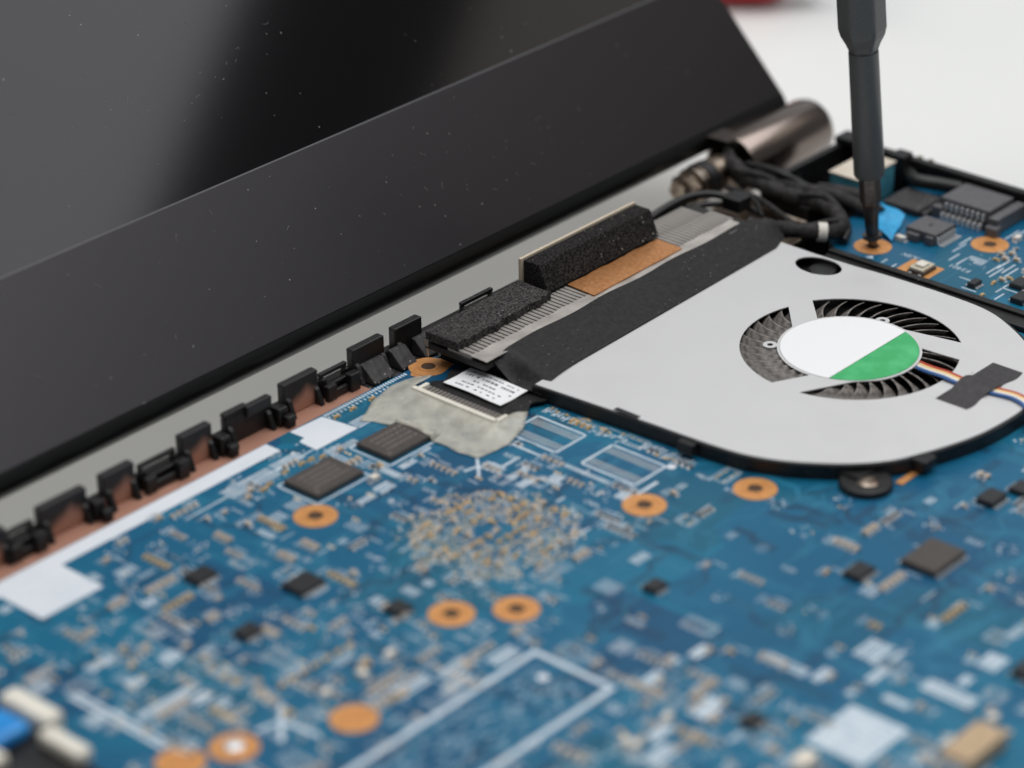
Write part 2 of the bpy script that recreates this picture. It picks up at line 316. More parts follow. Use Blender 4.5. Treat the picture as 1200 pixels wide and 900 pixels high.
for i, (x0, x1, sh, zt) in enumerate(tabs):
    b = MB().box(x0, x1, 6.1, 7.7, -.58, zt)
    if sh == 0:
        b = MB().box(x0, x1, 6.3, 7.5, -.58, zt - .9).box(x0, x0 + 5.0, 6.3, 7.5, zt - .9, zt).box(x0 + 4.2, x1, 5.6, 6.9, zt - 2.0, zt - .1)
    obj('clip_tab', b, ['black', 'shield_hi', 'black'][sh], case, org=((x0 + x1) / 2 + (1.2 if sh == 1 else 0), 6.3, -.6), bevel=.22)
    # stiffening ribs at the foot of each tab
    gx = x1 - .9
    for k, gx in enumerate((x0 + .4, x1 - 1.0)):
        g = MB().profx([(6.28, -.55), (6.28, 2.9 - k * .4), (5.6, 2.3 - k * .3), (4.5, -.55)], gx, gx + .85)
        obj('rib', g, 'black_dusty' if sh == 2 else 'black', case, bevel=.12)
for x0, x1 in ((-84, -78.5), (-57.6, -50.0), (-18.4, -12.2), (15.6, 23.6)):
    zt = 3.7
    b = MB().box(x0, x1, 6.6, 7.4, zt - .8, zt).box(x0, x0 + .9, 6.0, 7.4, -.55, zt - .8).box(x1 - .9, x1, 6.0, 7.4, -.55, zt - .8).box(x0 + .9, x1 - .9, 5.6, 6.9, 1.2, 1.9).box(x0 - .4, x0 + 1.6, 4.4, 5.55, -.55, 2.2).box(x1 - 1.7, x1 + .4, 4.0, 5.55, -.55, 2.6).box(x0 + 1.65, x1 - 1.75, 4.7, 5.5, -.55, .9)
    obj('clip_loop', b, 'black', case, bevel=.2)
for x in (-67.4, -41.4, -28.9): obj('clip_post', MB().box(x - 1.0, x + 1.0, 4.4, 7.0, -.55, 2.7).box(x - .4, x + 1.3, 3.0, 4.38, -.55, 1.5), 'black', case, bevel=.25)
for x0, x1 in ((-10.0, -5.2), (-3.3, .3), (2.4, 5.6)):
    obj('gusset', MB().profx([(6.05, -.5), (6.05, 2.5), (5.2, 2.3), (2.6, .0), (2.6, -.5)], x0, x1), 'black_dusty', case, bevel=.2)
# vertical rail between fan and side board
obj('board_rail', MB().box(73.2, 77.9, -150, -25.6, -9.9, .9).box(76.4, 77.9, -150, -25.6, .9, 1.5), 'black', case, bevel=.25)

# ------------------------------------------------------------------ motherboard
mbd = thing('motherboard', 'blue laptop motherboard crowded with chips and white markings, lying in the black base', 'circuit board', (-40, -70, -1.3))
outline = [(-150, 1.8), (3.6, 1.8), (3.6, -24.6), (72.9, -24.6), (72.9, -160), (-150, -160)]
obj('board', MB().prism(outline, -1.3, 0), 'pcb', mbd)
rings = [(0, 0), (2.2, -65.6), (-81.3, -61.8), (-96.3, -54.4), (-46.8, -60.4), (-46.6, -20.1), (-12.4, -55.8), (-53.7, -54.2), (-103.2, -44.5 - 7)]
for i, (x, y) in enumerate(rings):
    rr = 3.4 if i else 3.3
    b = MB().ring(x, y, 1.25, rr, .002, .07, 40, 0).ring(x, y, 1.2, 1.75, .05, .16, 32, 0).disc(x, y, 1.3, .035, 24, 0 if i in (2, 8) else 1)
    if i in (3,): b.tube([(x, y, .05), (x, y, .5), (x, y, .75)], [1.5, 1.4, .9], 16, 2)
    obj('screw_ring', b, ['ring', 'ring_hole', 'tin'], mbd, smooth=True)
    if i == 0: obj('ring_pad', MB().prism([(-3.9, -1.4), (1.0, -3.0), (3.5, -2.6), (3.5, .6), (1.4, 1.75), (-2, 1.75), (-4.1, .2)], .001, .02), 'ring', mbd)

# memory chips
def dram(x0, y0, x1, y1):
    c = obj('memory_chip', MB().box(x0, x1, y0, y1, .18, 1.0, .08), 'epoxy', mbd)
    pr = MB()
    rnd = random.Random(int(x0 * 10))
    yy = y1 - 1.3
    for ln in range(4):
        x = x0 + 1.2 + rnd.uniform(0, .6)
        while x < x1 - 1.8:
            l = rnd.uniform(.35, .8); pr.quad(x, min(x + l, x1 - 1.4), yy - .42, yy, 1.02); x += l + rnd.uniform(.15, .4)
        yy -= 1.25
    pr.disc(x0 + .9, y0 + .9, .3, 1.02, 12)
    obj('print', pr, 'epoxy_print', c, kind='stuff')
    b = MB()
    for r in range(3):
        for q in range(10): b.disc(x0 + .6 + q * (x1 - x0 - 1.2) / 9, y0 + .5 + r * .75, .2, .1, 6); b.disc(x0 + .6 + q * (x1 - x0 - 1.2) / 9, y1 - .5 - r * .75, .2, .1, 6)
    obj('chip_gap_fill', MB().box(x0 + .25, x1 - .25, y0 + .25, y1 - .25, .01, .18), 'fin_dark', c)  # plain dark slab filling the gap between chip and board
dram(-43.2, -17.2, -33.1, -9.9); dram(-27.5, -17.4, -17.3, -10.1)
SILK = MB(); FAINT = MB(); BRIGHT = MB(); VIA = MB(); PADS = MB(); TR = MB(); TRD = MB()
ZS = .03
def rect_outline(mb, x0, x1, y0, y1, w, z=ZS):
    mb.bar((x0, y0), (x1, y0), w, z); mb.bar((x0, y1), (x1, y1), w, z)
    mb.bar((x0, y0 + w / 2), (x0, y1 - w / 2), w, z); mb.bar((x1, y0 + w / 2), (x1, y1 - w / 2), w, z)
rect_outline(SILK, -43.9, -32.4, -17.9, -9.2, .35); rect_outline(SILK, -28.2, -16.6, -18.1, -9.4, .35)
# empty memory footprints
for (x0, x1, y0, y1) in ((-8.6, -1.3, -35.0, -25.0), (-8.6, -1.0, -50.9, -40.2)):
    rect_outline(SILK, x0, x1, y0, y1, .45)
    for bx in (x0 + .95, x1 - 2.25):
        for r in range(3):
            n = 17
            for q in range(n): PADS.disc(bx + r * .62, y0 + .65 + q * (y1 - y0 - 1.3) / (n - 1), .2, ZS, 8, 1)
BRIGHT.disc(-.6, -51.6, .75, ZS, 14)
# white painted blocks along the rear edge
BRIGHT.quad(-100, -35.7, -1.6, 1.65, ZS); BRIGHT.quad(-92, -80.5, -10.8, -1.62, ZS)
BRIGHT.add([(-30.5, 1.6, ZS), (-23.6, 1.3, ZS), (-22.6, -5.8, ZS), (-32, -5.8, ZS), (-31.8, -1.8, ZS), (-30.4, -1.5, ZS)], [(0, 5, 4, 3, 2, 1)])
SILK.bar((-60, -5.9), (-32.2, -5.3), .3, ZS); SILK.bar((-22.4, -5.7), (-11, -5.7), .35, ZS)
x = -23.2
while x < -4:
    SILK.quad(x, x + .38, .75, 1.5, ZS); x += .62
x = -23.2
while x < -9:
    SILK.quad(x, x + .3, -.15, .45, ZS); x += .9
# three-armed marks
for (cx, cy, s) in ((-19.6, -28.6, 1.0), (-88, -54.8, 1.5)):
    for dx, dy in ((1.9, 1.9), (-2.3, -2.3), (-2.6, .6), (.6, -4.2)): SILK.bar((cx, cy), (cx + dx * s, cy + dy * s), .5 * s, ZS + .001 * dx)
# big outlined slot in the foreground
SILK.bar((-140, -69.6), (-53.0, -69.6), 1.0, ZS); SILK.bar((-140, -83.4), (-53.0, -83.4), 1.0, ZS); SILK.bar((-53.4, -83.0), (-53.4, -70.0), 1.0, ZS + .002)
BRIGHT.disc(-57.5, -74.6, .85, ZS, 14)
rn = random.Random(3)
for i in range(420):
    x = rn.uniform(-100, -56); y = rn.uniform(-81.8, -71.2); FAINT.bar((x, y), (x + rn.choice((-1, 1)) * rn.uniform(.4, 1.3), y + rn.uniform(-.1, .1)), rn.uniform(.2, .5), .02 + i * 1e-5)
# hatched block
for k in range(9): SILK.quad(-46.6 + k * 1.2, -45.5 + k * 1.2, -119.8, -110.5, ZS)
for k in (3, 4): FAINT.quad(-46.7 + k * 2.4, -46.5 + k * 2.4, -119.8, -110.5, ZS + .004)

# small components, each its own part
def smd_mesh(name, L, W, H, body, ends='tin'):
    e = L * .24; b = MB()
    b.box(-L / 2 + e, L / 2 - e, -W / 2, W / 2, .02, H, .03, 0); b.box(-L / 2, -L / 2 + e, -W / 2 - .02, W / 2 + .02, .01, H + .03, .05, 1); b.box(L / 2 - e, L / 2, -W / 2 - .02, W / 2 + .02, .01, H + .03, .05, 1)
    b.box(-L / 2 - .28, -L / 2 - .001, -W / 2, W / 2, .005, .14, .06, 1); b.box(L / 2 + .001, L / 2 + .28, -W / 2, W / 2, .005, .14, .06, 1)
    return mesh_of(name, b, [body, ends], (0, 0, 0))
SM = {'cap': smd_mesh('capacitor', 1.25, .7, .6, 'cap'), 'capw': smd_mesh('capacitor', 1.9, 1.1, .9, 'cap_white'), 'caps': smd_mesh('capacitor', .9, .5, .42, 'cap', 'gold'), 'res': smd_mesh('resistor', 1.1, .6, .35, 'cap_dark'), 'ind': smd_mesh('inductor', 2.6, 1.7, 1.2, 'cap_dark')}
cnt = {}; EXTRA = MB(); DOME = MB()
def dome(x, y, r, h, mi=0):
    vs = [(x, y, h)]; n = 8
    for q, (k_, zz) in enumerate(((.55, .8), (.88, .4), (1.0, .01))): vs += [(x + r * k_ * math.cos(2 * math.pi * i / n), y + r * k_ * math.sin(2 * math.pi * i / n), h * zz) for i in range(n)]
    fs = [(0, 1 + i, 1 + (i + 1) % n) for i in range(n)]
    for q in range(2): fs += [(1 + q * n + i, 1 + (q + 1) * n + i, 1 + (q + 1) * n + (i + 1) % n, 1 + q * n + (i + 1) % n) for i in range(n)]
    DOME.add(vs, fs, mi)
def smd(kind, x, y, rz=0, parent=None):
    nm = {'cap': 'capacitor', 'capw': 'capacitor', 'caps': 'capacitor', 'res': 'resistor', 'ind': 'inductor'}[kind]
    key = (nm, parent is None); cnt[key] = cnt.get(key, 0) + 1
    if cnt[key] > 290:
        me = SM[kind]; c_, s_2 = math.cos(rz), math.sin(rz)
        for p_ in me.polygons:
            EXTRA.add([(x + (v.x * c_ - v.y * s_2) / MM, y + (v.x * s_2 + v.y * c_) / MM, v.z / MM) for v in (me.vertices[i].co for i in p_.vertices)], [tuple(range(len(p_.vertices)))], {'cap': 0, 'caps': 0, 'capw': 1, 'res': 2, 'ind': 2}[kind] if p_.material_index == 0 else 3)
        return
    link(nm, SM[kind], (x, y, 0), parent or mbd, rz)
H90 = math.pi / 2
occ = []
def free(x, y, pad=0):
    if x < -125 or x > 72 or y > 1 or y < -150: return False
    if math.hypot(x - 40, y + 54) < 40 + pad or (x > 2 and y > -80 and y > -62): 
        if not (x < 2.5 or y < -88): return False
    for (a, b, c, d) in ((-45, -31.5, -18.8, -8.6), (-29, -16, -19, -8.8), (-21, 4, -28, 2), (-9.5, 0, -52, -24.5), (-102, -35, -2.2, 2), (-93, -80, -11.5, 0), (-33, -22, -6.5, 2), (-110, -52.5, -84.2, -69), (-47.5, -35, -120.5, -110), (-124, -104.5, -46, -20)):
        if a - pad < x < b + pad and c - pad < y < d + pad: return False
    for (a, b) in rings:
        if math.hypot(x - a, y - b) < 4.2 + pad: return False
    return True
# observed groups
def xbars(x, y, n, l, w=.5, gap=.9, ax='x', mb=None):
    mb = mb or SILK
    for k in range(n):
        if ax == 'x': mb.bar((x - l / 2, y - k * gap), (x + l / 2, y - k * gap), w, ZS + .0002 * k)
        else: mb.bar((x - k * gap, y - l / 2), (x - k * gap, y + l / 2), w, ZS + .0002 * k)
for (x, y, n, l, w_, g, ax) in ((-94.3, -25.2, 2, 4.5, .55, .8, 'x'), (-102.6, -21.5, 1, 3, .6, .8, 'x'), (-101.9, -49.0, 2, 4.2, .6, .9, 'x'), (-94.1, -32.5, 2, 2.4, .6, .9, 'x'), (-87, -31, 3, 3, .6, .9, 'x'), (-91.1, -42, 2, 3.2, .7, 1, 'x'),
        (-89.9, -45, 2, 2.4, .6, 1, 'x'), (-101.3, -38, 2, 19, .7, 1.1, 'y'), (-94.6, -39.4, 2, 11, .6, .8, 'x'), (-63.4, -63.1, 3, 6, .5, .9, 'x'), (-57, -66, 3, 5, .55, .9, 'x'), (-66, -66.2, 2, 5, .6, 1, 'x'), (-70.5, -61.4, 3, 6, .55, .9, 'x'),
        (-43.3, -85, 2, 3, .6, .8, 'x'), (-38.7, -86.5, 2, 3.6, .7, .9, 'x'), (-48, -85.6, 2, 3.4, .6, .8, 'x'), (-49, -95, 3, 5, .9, 1.1, 'x'), (-57.5, -94.4, 2, 4, .7, .9, 'x'), (-61.6, -97.2, 3, 5, .7, 1, 'x'), (-33, -98, 3, 7, .5, .7, 'y'), (-32.6, -102.8, 2, 3.6, .6, .8, 'x'),
        (-23.1, -103.5, 5, 5, .5, .8, 'x'), (-22.1, -108.4, 1, 3, .6, .8, 'x'), (-27.8, -108.6, 2, 4.4, .6, .8, 'x'), (-24.3, -119, 3, 8, .7, 1.0, 'y'), (-31, -114.7, 2, 4, .6, .8, 'y'), (-15, -118, 4, 4, .6, .8, 'x'), (-21.2, -118.5, 2, 2.4, .6, .8, 'x'), (-37.6, -124.7, 1, 9, .8, .8, 'x'),
        (-21.7, -18.9, 1, 3.6, .5, .8, 'x'), (-26, -19.4, 2, 3.4, .5, .7, 'x'), (-29.2, -19.4, 3, 4, .35, .5, 'y'), (-33.6, -21.2, 3, 3.2, .5, .8, 'x'), (-15.3, -31.6, 1, 4, .55, .8, 'x'), (-16.7, -34.4, 2, 5.5, .55, .8, 'x'), (-18.4, -37.2, 2, 4, .55, .8, 'x'), (-17.6, -30.6, 2, 4, .4, .8, 'y'),
        (-10.9, -31.5, 1, 7.4, .5, .8, 'y'), (-10.4, -43, 2, 9, .3, .5, 'y'), (-7.6, -52.9, 1, 4, .6, .8, 'x'), (-11.4, -50.8, 4, 4, .5, .7, 'x'), (-15.6, -40.3, 2, 4, .4, .6, 'y'), (5.0, -28.6, 1, 5, .4, .8, 'y'), (-46, -4.0, 6, 10, .28, .55, 'x'), (-37.5, -3.8, 5, 6, .28, .5, 'x'), (-20.5, -3.6, 4, 4, .28, .5, 'x'), (-30, -7.2, 4, 3.5, .28, .5, 'x')):
    xbars(x, y, n, l, w_, g, ax)
rn = random.Random(11)
y = -24.6
while y > -41:      # designator strokes in a row beside the fan
    x = 1.0 + rn.uniform(-.7, .7); SILK.bar((x - rn.uniform(.4, 1.1), y), (x + rn.uniform(.3, 1.2), y), .24, ZS)
    if rn.random() < .6: SILK.bar((x, y), (x, y - rn.uniform(.4, .8)), .22, ZS + .002)
    if rn.random() < .45: PADS.box(x - .2 + 1.1, x + .35 + 1.1, y - .25, y + .25, .005, .12, .05, 0)
    y -= rn.uniform(.45, .8)
y = -44
while y > -53:
    x = 2.0 + rn.uniform(-.8, .8); SILK.bar((x - 1.1, y), (x + 1.0, y), .24, ZS); PADS.box(x - 1.6, x - 1.1, y - .25, y + .25, .005, .13, .05, 0) if rn.random() < .5 else None; y -= rn.uniform(.5, .9)
for (x, y, k, r) in ((-89.9, -25.5, 'cap', 0), (-87.5, -27.5, 'cap', 0), (-83.8, -31.8, 'cap', 0), (-84.2, -35.9, 'cap', H90), (-85.5, -38.7, 'cap', 0), (-85.5, -41.3, 'caps', 0), (-85.4, -43.5, 'caps', 0), (-83.8, -45.9, 'cap', 0), (-84.8, -48.2, 'cap', H90),
        (-70.3, -53.2, 'cap', 0), (-67.2, -55.1, 'capw', 0), (-73.3, -55.7, 'capw', H90), (-79.7, -55.1, 'capw', 0), (-43.3, -85.2, 'cap', 0), (-38, -88, 'cap', 0), (-48, -87.4, 'cap', 0), (-53.7, -89.6, 'cap', H90), (-54.7, -93.9, 'capw', 0), (-62.4, -94.9, 'capw', 0), (-62.6, -93.3, 'capw', 0), (-60.2, -94.2, 'cap', 0),
        (-69, -86.9, 'cap', 0), (-69, -88.4, 'cap', 0), (-69, -89.9, 'cap', 0), (-69, -91.4, 'cap', 0), (-34.4, -94.5, 'cap', 0), (-34.3, -96.2, 'cap', 0), (-34.3, -98, 'cap', 0), (-32.4, -104.6, 'cap', 0), (-30.6, -117.8, 'cap', 0), (-25.3, -125.4, 'cap', 0), (-27, -127, 'capw', 0), (-28.6, -130.4, 'cap', 0),
        (-22.2, -.7, 'caps', 0), (-18.6, -.8, 'caps', 0), (-14.2, -.8, 'caps', 0), (-34.8, -7.4, 'caps', 0), (-36.6, -7.3, 'caps', 0), (-40.2, -7.2, 'caps', 0), (-44.4, -8, 'caps', 0), (-47.9, -7.3, 'cap', 0), (-49.5, -8.6, 'cap', 0), (-46, -8.6, 'caps', 0), (-33, -8.2, 'caps', 0), (-29.9, -8.8, 'cap', 0), (-33.1, -19.4, 'capw', 0), (-29.2, -16.8, 'caps', H90)):
    smd(k, x, y, r)
for k in range(7): smd('caps', -82 + k * 2.2, -48.9, 0)
for k in range(7): smd('res', -75.0 + k * 1.0, -58.6, H90)
# gold-dotted field under the processor
rn = random.Random(5)
def field(x, y): return ((x + 33) / 13.0) ** 2 + ((y + 44) / 12.5) ** 2
for i in range(40):
    for j in range(40):
        x = -46.5 + i * .68; y = -57 + j * .68; e_ = field(x, y) + .25 * math.sin(x * .8) * math.cos(y * .7)
        if e_ < 1 and free(x, y) and rn.random() < .72 and not (abs(x + 33) < 3.2 and abs(y + 44) < 3.2): dome(x, y, rn.uniform(.17, .26), .1, 0 if rn.random() < .7 else 1)
for i in range(13):
    for j in range(9):
        x = -43.2 + i * 1.75; y = -53.2 + j * 2.3
        if field(x, y) < .95 and free(x, y) and rn.random() < .5: smd(rn.choice(('caps', 'cap', 'caps')), x, y, 0 if (i + j) % 3 else H90)
# random filling
rn = random.Random(21)
nb = 0
dots = []
for i in range(9000):
    x = rn.uniform(-122, 60); y = rn.uniform(-148, 0)
    if not free(x, y, .5) or field(x, y) < 1.05: continue
    right = x > -62 and y < -60 and x + y * .2 > -60
    sp_ = 5.2 if right else 2.55
    if any(abs(x - a) < sp_ and abs(y - b) < sp_ for a, b in dots): continue
    if rn.random() < (.5 if right else .08): continue
    dots.append((x, y)); nb += 1
    t_ = rn.random(); ax = rn.random() < .6
    if right and t_ > .5 and t_ < .66: t_ = .2
    if t_ < .26:
        n = rn.randint(1, 5); l = rn.uniform(1.2, 3.6)
        xbars(x, y, n, l, rn.uniform(.16, .34), rn.uniform(.45, .75), 'x' if ax else 'y', SILK if rn.random() < .75 else FAINT)
        if rn.random() < .4: dome(x + 1.4, y + .5, .28, .14, 0); dome(x + 1.4, y - .3, .28, .14, 0)
    elif t_ < .66:
        k = rn.randint(1, 5); kind = rn.choice(('cap', 'res', 'res', 'caps', 'caps', 'caps'))
        for q in range(k):
            if ax: smd(kind, x, y - q * 1.15, 0)
            else: smd(kind, x - q * 1.15, y, H90)
        if rn.random() < .7: xbars(x, y + .9, 1, 2.6, .18, .8, 'x')
        if rn.random() < .6: xbars(x + 1.6, y - 1, 1, 2.6, .18, .8, 'y')
        if rn.random() < .5: text_mesh(SILK, rn.choice('CR') + str(rn.randint(10, 899)), x - 1, y + 1.3, .75, (1, 0), ZS)
    elif t_ < .86:
        for q in range(rn.randint(5, 12)):
            VIA.disc(x + rn.uniform(-1.6, 1.6), y + rn.uniform(-1.6, 1.6), rn.uniform(.14, .27), ZS - .005, 8)
        for q in range(rn.randint(0, 4)): dome(x + rn.uniform(-1.5, 1.5), y + rn.uniform(-1.5, 1.5), .22, .12, rn.choice((0, 1, 1)))
    elif t_ < .95:
        n = rn.randint(3, 7)
        for q in range(n):
            for sd_ in (0, 1.6): dome(x + (q * .62 if ax else sd_), y - (sd_ if ax else q * .62), .2, .1, 1 if rn.random() < .7 else 0)
        rect_outline(SILK, x - .6, x + (.62 * n if ax else 2.2), y - (2.2 if ax else .62 * n), y + .6, .16)
    else:
        st_ = rn.choice('CRPQLU') + str(rn.randint(10, 899))
        text_mesh(SILK, st_, x, y, rn.uniform(.8, 1.1), (0, -1) if ax else (1, 0), ZS)
# small leaded chips
for (x, y, lx, ly) in ((-62, -33, 5, 4), (-70, -20, 4, 3), (-58, -48, 3, 3), (-76, -36, 3.4, 2.6), (-30, -72, 3, 2.4), (-8, -92, 4, 3), (-48, -103, 3, 2.4), (-72, -99, 4.4, 3.6), (-90, -95, 5, 4), (27.5, -97, 3.4, 3)):
    c = obj('logic_chip', MB().box(x - lx / 2, x + lx / 2, y - ly / 2, y + ly / 2, .1, 1.0, .12), 'epoxy_dark', mbd)
    for k in range(int(lx / .8)):
        xx = x - lx / 2 + .5 + k * .8
        for sg in (-1, 1):
            y0, y1 = sorted((y + sg * (ly / 2 + .01), y + sg * (ly / 2 + .75))); obj('pin', MB().box(xx - .16, xx + .16, y0, y1, .005, .38, .1), 'tin', c)
# fine tracks under the mask
rn = random.Random(33)
for i in range(900):
    x = rn.uniform(-122, 60); y = rn.uniform(-148, 1); mbk = TR if rn.random() < .7 else TRD; wd = rn.uniform(.1, .22); n = rn.randint(1, 5)
    d = rn.choice(((1, 0), (-1, 0), (0, 1), (0, -1))); l1 = rn.uniform(2, 9); l2 = rn.uniform(1, 3); sg = rn.choice((-1, 1)); l3 = rn.uniform(2, 8)
    for k in range(n):
        ox, oy = (0, k * .42) if d[0] else (k * .42, 0)
        p0 = (x + ox, y + oy); p1 = (p0[0] + d[0] * l1, p0[1] + d[1] * l1); q = (d[0] - sg * d[1], d[1] + sg * d[0]); p2 = (p1[0] + q[0] * l2, p1[1] + q[1] * l2); p3 = (p2[0] + d[0] * l3, p2[1] + d[1] * l3)
        z = .008 + (i % 40) * 1e-4
        if all(-140 < p[0] < 72 and -155 < p[1] < 1.5 and not (p[0] > 3.3 and p[1] > -25) for p in (p0, p1, p2, p3)):
            for a, b in ((p0, p1), (p1, p2), (p2, p3)): mbk.bar(a, b, wd, z)
obj('silkscreen', SILK, 'silk', mbd, kind='stuff'); obj('faint_silkscreen', FAINT, 'silk_faint', mbd, kind='stuff'); obj('white_blocks', BRIGHT, 'silk_bright', mbd, kind='stuff')
obj('solder_domes', DOME, ['gold', 'tin'], mbd, kind='stuff', smooth=True)
if EXTRA.v: obj('small_components', EXTRA, ['cap', 'cap_white', 'cap_dark', 'tin'], mbd, kind='stuff')
obj('vias', VIA, 'via', mbd, kind='stuff'); obj('solder_pads', PADS, ['gold', 'pad'], mbd, kind='stuff')
obj('tracks', TR, 'trace', mbd, kind='stuff'); obj('dark_tracks', TRD, 'trace_dark', mbd, kind='stuff')
# larger foreground parts
for (x, y, lx, ly, h, mt, nm) in ((-35.6, -129.5, 9.0, 4.6, 2.6, 'cap', 'tantalum_capacitor'), (-51.6, -114.2, 3.4, 2.2, 1.8, 'cap_white', 'ceramic_capacitor'), (-14.0, -125, 5, 4, 1.4, 'epoxy_dark', 'power_chip'), (2, -98, 8, 6, 1.2, 'epoxy', 'controller_chip'), (22, -95, 4, 3, 1.2, 'epoxy_dark', 'power_chip'), (30, -110, 9, 9, 1.4, 'epoxy', 'controller_chip'), (-64, -120, 7, 7, 1.2, 'epoxy', 'controller_chip')):
    c = obj(nm, MB().box(x - lx / 2, x + lx / 2, y - ly / 2, y + ly / 2, .05, h, .15), mt, mbd, bevel=.15)
    if 'chip' in nm:
        for k in range(int(lx)):
            xx = x - lx / 2 + .5 + k
            for sy in (-1, 1): obj('pin', MB().box(xx - .2, xx + .2, min(y + sy * (ly / 2 + .01), y + sy * (ly / 2 + .7)), max(y + sy * (ly / 2 + .01), y + sy * (ly / 2 + .7)), .005, .3, .05), 'tin', c)
    else:
        for sx in (-1, 1): obj('terminal', MB().box(min(x + sx * (lx / 2 + .01), x + sx * (lx / 2 + .5)), max(x + sx * (lx / 2 + .01), x + sx * (lx / 2 + .5)), y - ly / 2 + .4, y + ly / 2 - .4, .005, h * .7, .08), 'tin', c)
# cream and blue socket at the lower left
sk = obj('power_socket', MB().box(-128, -112.6, -50, -25.4, .05, 1.8), 'black', mbd, bevel=.3)
obj('socket_frame', MB().box(-112.3, -109.0, -35.8, -26.0, .05, 4.3), 'cream', sk, bevel=.6, seg=3)
obj('socket_frame', MB().box(-114.4, -111.7, -44.6, -36.4, 1.82, 4.0), 'cream', sk, bevel=.6, seg=3)
obj('socket_frame', MB().box(-123.0, -119.9, -37.5, -27.0, 1.82, 4.0), 'cream', sk, bevel=.5, seg=3)
obj('socket_key', MB().box(-119.6, -113.4, -34.4, -28.0, 1.82, 4.2), 'bluep', sk, bevel=.9, seg=3)
obj('socket_shell', MB().box(-128, -119, -45.5, -38.6, 1.82, 3.4), 'epoxy_dark', sk, bevel=.4)

# ------------------------------------------------------------------ side board
sb = thing('side_board', 'small blue circuit board with two copper rings beside the cooling fan', 'circuit board', (95, -60, -1.3))
obj('board', MB().prism([(78.4, -26.0), (86, -19), (113, -19), (113, -150), (78.4, -150)], -1.3, 0), 'pcb', sb)
for x, y in ((85.1, -29.2), (99, -44.8)):
    obj('screw_ring', MB().ring(x, y, 1.25, 3.4, .002, .07, 44, 0).ring(x, y, 1.2, 1.75, .05, .14, 32, 0).disc(x, y, 1.3, .035, 24, 1), ['ring', 'ring_hole'], sb, smooth=True)
# small six-pin connector
c = obj('cable_connector', MB().box(92.3, 98.6, -37.6, -31.2, .05, 2.1).box(91.2, 92.25, -34.5, -32.0, .05, 1.5).box(91.5, 92.25, -37.4, -35.8, .05, 1.7), 'conn', sb, bevel=.18)
for k in range(6):
    x = 92.9 + k * 1.02
    obj('pin', MB().box(x - .22, x + .22, -38.0, -37.62, .3, 1.5).box(x - .22, x + .22, -39.3, -38.0, .005, .32), 'tin', c, bevel=.05)
    obj('slot', MB().box(x + .3, x + .62, -37.75, -37.61, .3, 2.0), 'hinge_in', c)
obj('keyhole', MB().box(95.0, 96.0, -34.7, -34.2, 2.11, 2.13), 'hinge_in', c)
# large connector
c = obj('drive_connector', MB().box(104.2, 112.4, -41.0, -30.6, .05, 3.6).box(103.0, 112.6, -43.6, -41.6, .05, 3.0).box(102.6, 104.15, -31.8, -29.8, .05, 2.2).box(101.6, 103.6, -44.2, -41.8, .05, 1.8), 'conn', sb, bevel=.22)
for k in range(8):
    y = -32.2 - k * 1.12
    obj('pin', MB().box(103.55, 104.1, y - .22, y + .22, 1.6, 2.9).box(102.2, 103.5, y - .2, y + .2, .005, 1.5, .3), 'tin', c, bevel=.05)
obj('housing_cap', MB().box(103.4, 104.18, -41.4, -31.9, .06, 1.2), 'epoxy_dark', c)
# push button
c = obj('push_button', MB().box(80.2, 84.5, -43.2, -39.9, .05, .55), 'cap_dark', sb, bevel=.1)
obj('button_plate', MB().box(80.4, 84.3, -43.0, -40.1, .56, 1.15), 'button_metal', c, bevel=.15); obj('button_cap', MB().box(81.3, 83.4, -42.5, -40.6, 1.16, 1.55), 'cream', c, bevel=.2)
for x in (79.8, 84.55):
    for y in (-42.6, -40.6): obj('button_leg', MB().box(x, x + .35, y - .3, y + .3, .005, .4, .08), 'tin', c)
obj('button_pad', MB().box(79.3, 85.4, -44.3, -37.6, .002, .03), 'ring', sb)
for (x, y, lx, ly, h) in ((83.0, -52.0, 2.4, 1.5, 1.0), (88.0, -58.2, 3.4, 2.6, 1.0), (83.2, -61.4, 3.6, 2.4, 1.1), (100, -56, 4, 3, 1.1)):
    c = obj('control_chip', MB().box(x - lx / 2, x + lx / 2, y - ly / 2, y + ly / 2, .08, h, .12), 'epoxy_dark', sb)
    for k in range(3):
        xx = x - lx / 2 + lx * (k + .5) / 3
        for sg in (-1, 1):
            y0, y1 = sorted((y + sg * (ly / 2 + .01), y + sg * (ly / 2 + .55))); obj('pin', MB().box(xx - .18, xx + .18, y0, y1, .005, .35, .08), 'tin', c)
rn = random.Random(2)
for (x, y, k, r) in ((96.5, -48.9, 'cap', H90), (95.3, -50.4, 'cap', H90), (97.8, -50.2, 'cap', H90), (96.2, -52.2, 'cap', H90), (94.2, -49.2, 'caps', H90), (87.8, -54.6, 'cap', H90), (89.2, -55.2, 'caps', H90), (86.0, -54.0, 'caps', 0), (103.6, -47.6, 'capw', 0), (100, -49.5, 'res', 0), (91, -57, 'caps', 0), (104, -52, 'cap', 0), (93.4, -55.6, 'cap', 0), (86.8, -59.8, 'res', 0), (91.6, -61, 'cap', H90), (80.5, -55.2, 'caps', 0), (90.4, -31.6, 'capw', H90)):
    smd(k, x, y, r, sb)
S2 = MB()
text_mesh(S2, 'F3401', 87.9, -48.3, 1.25, (0, 1), ZS); text_mesh(S2, 'A/8V', 86.6, -38.4, 1.2, (0, 1), ZS); text_mesh(S2, 'H4', 91.4, -48.4, 1.0, (0, 1), ZS)
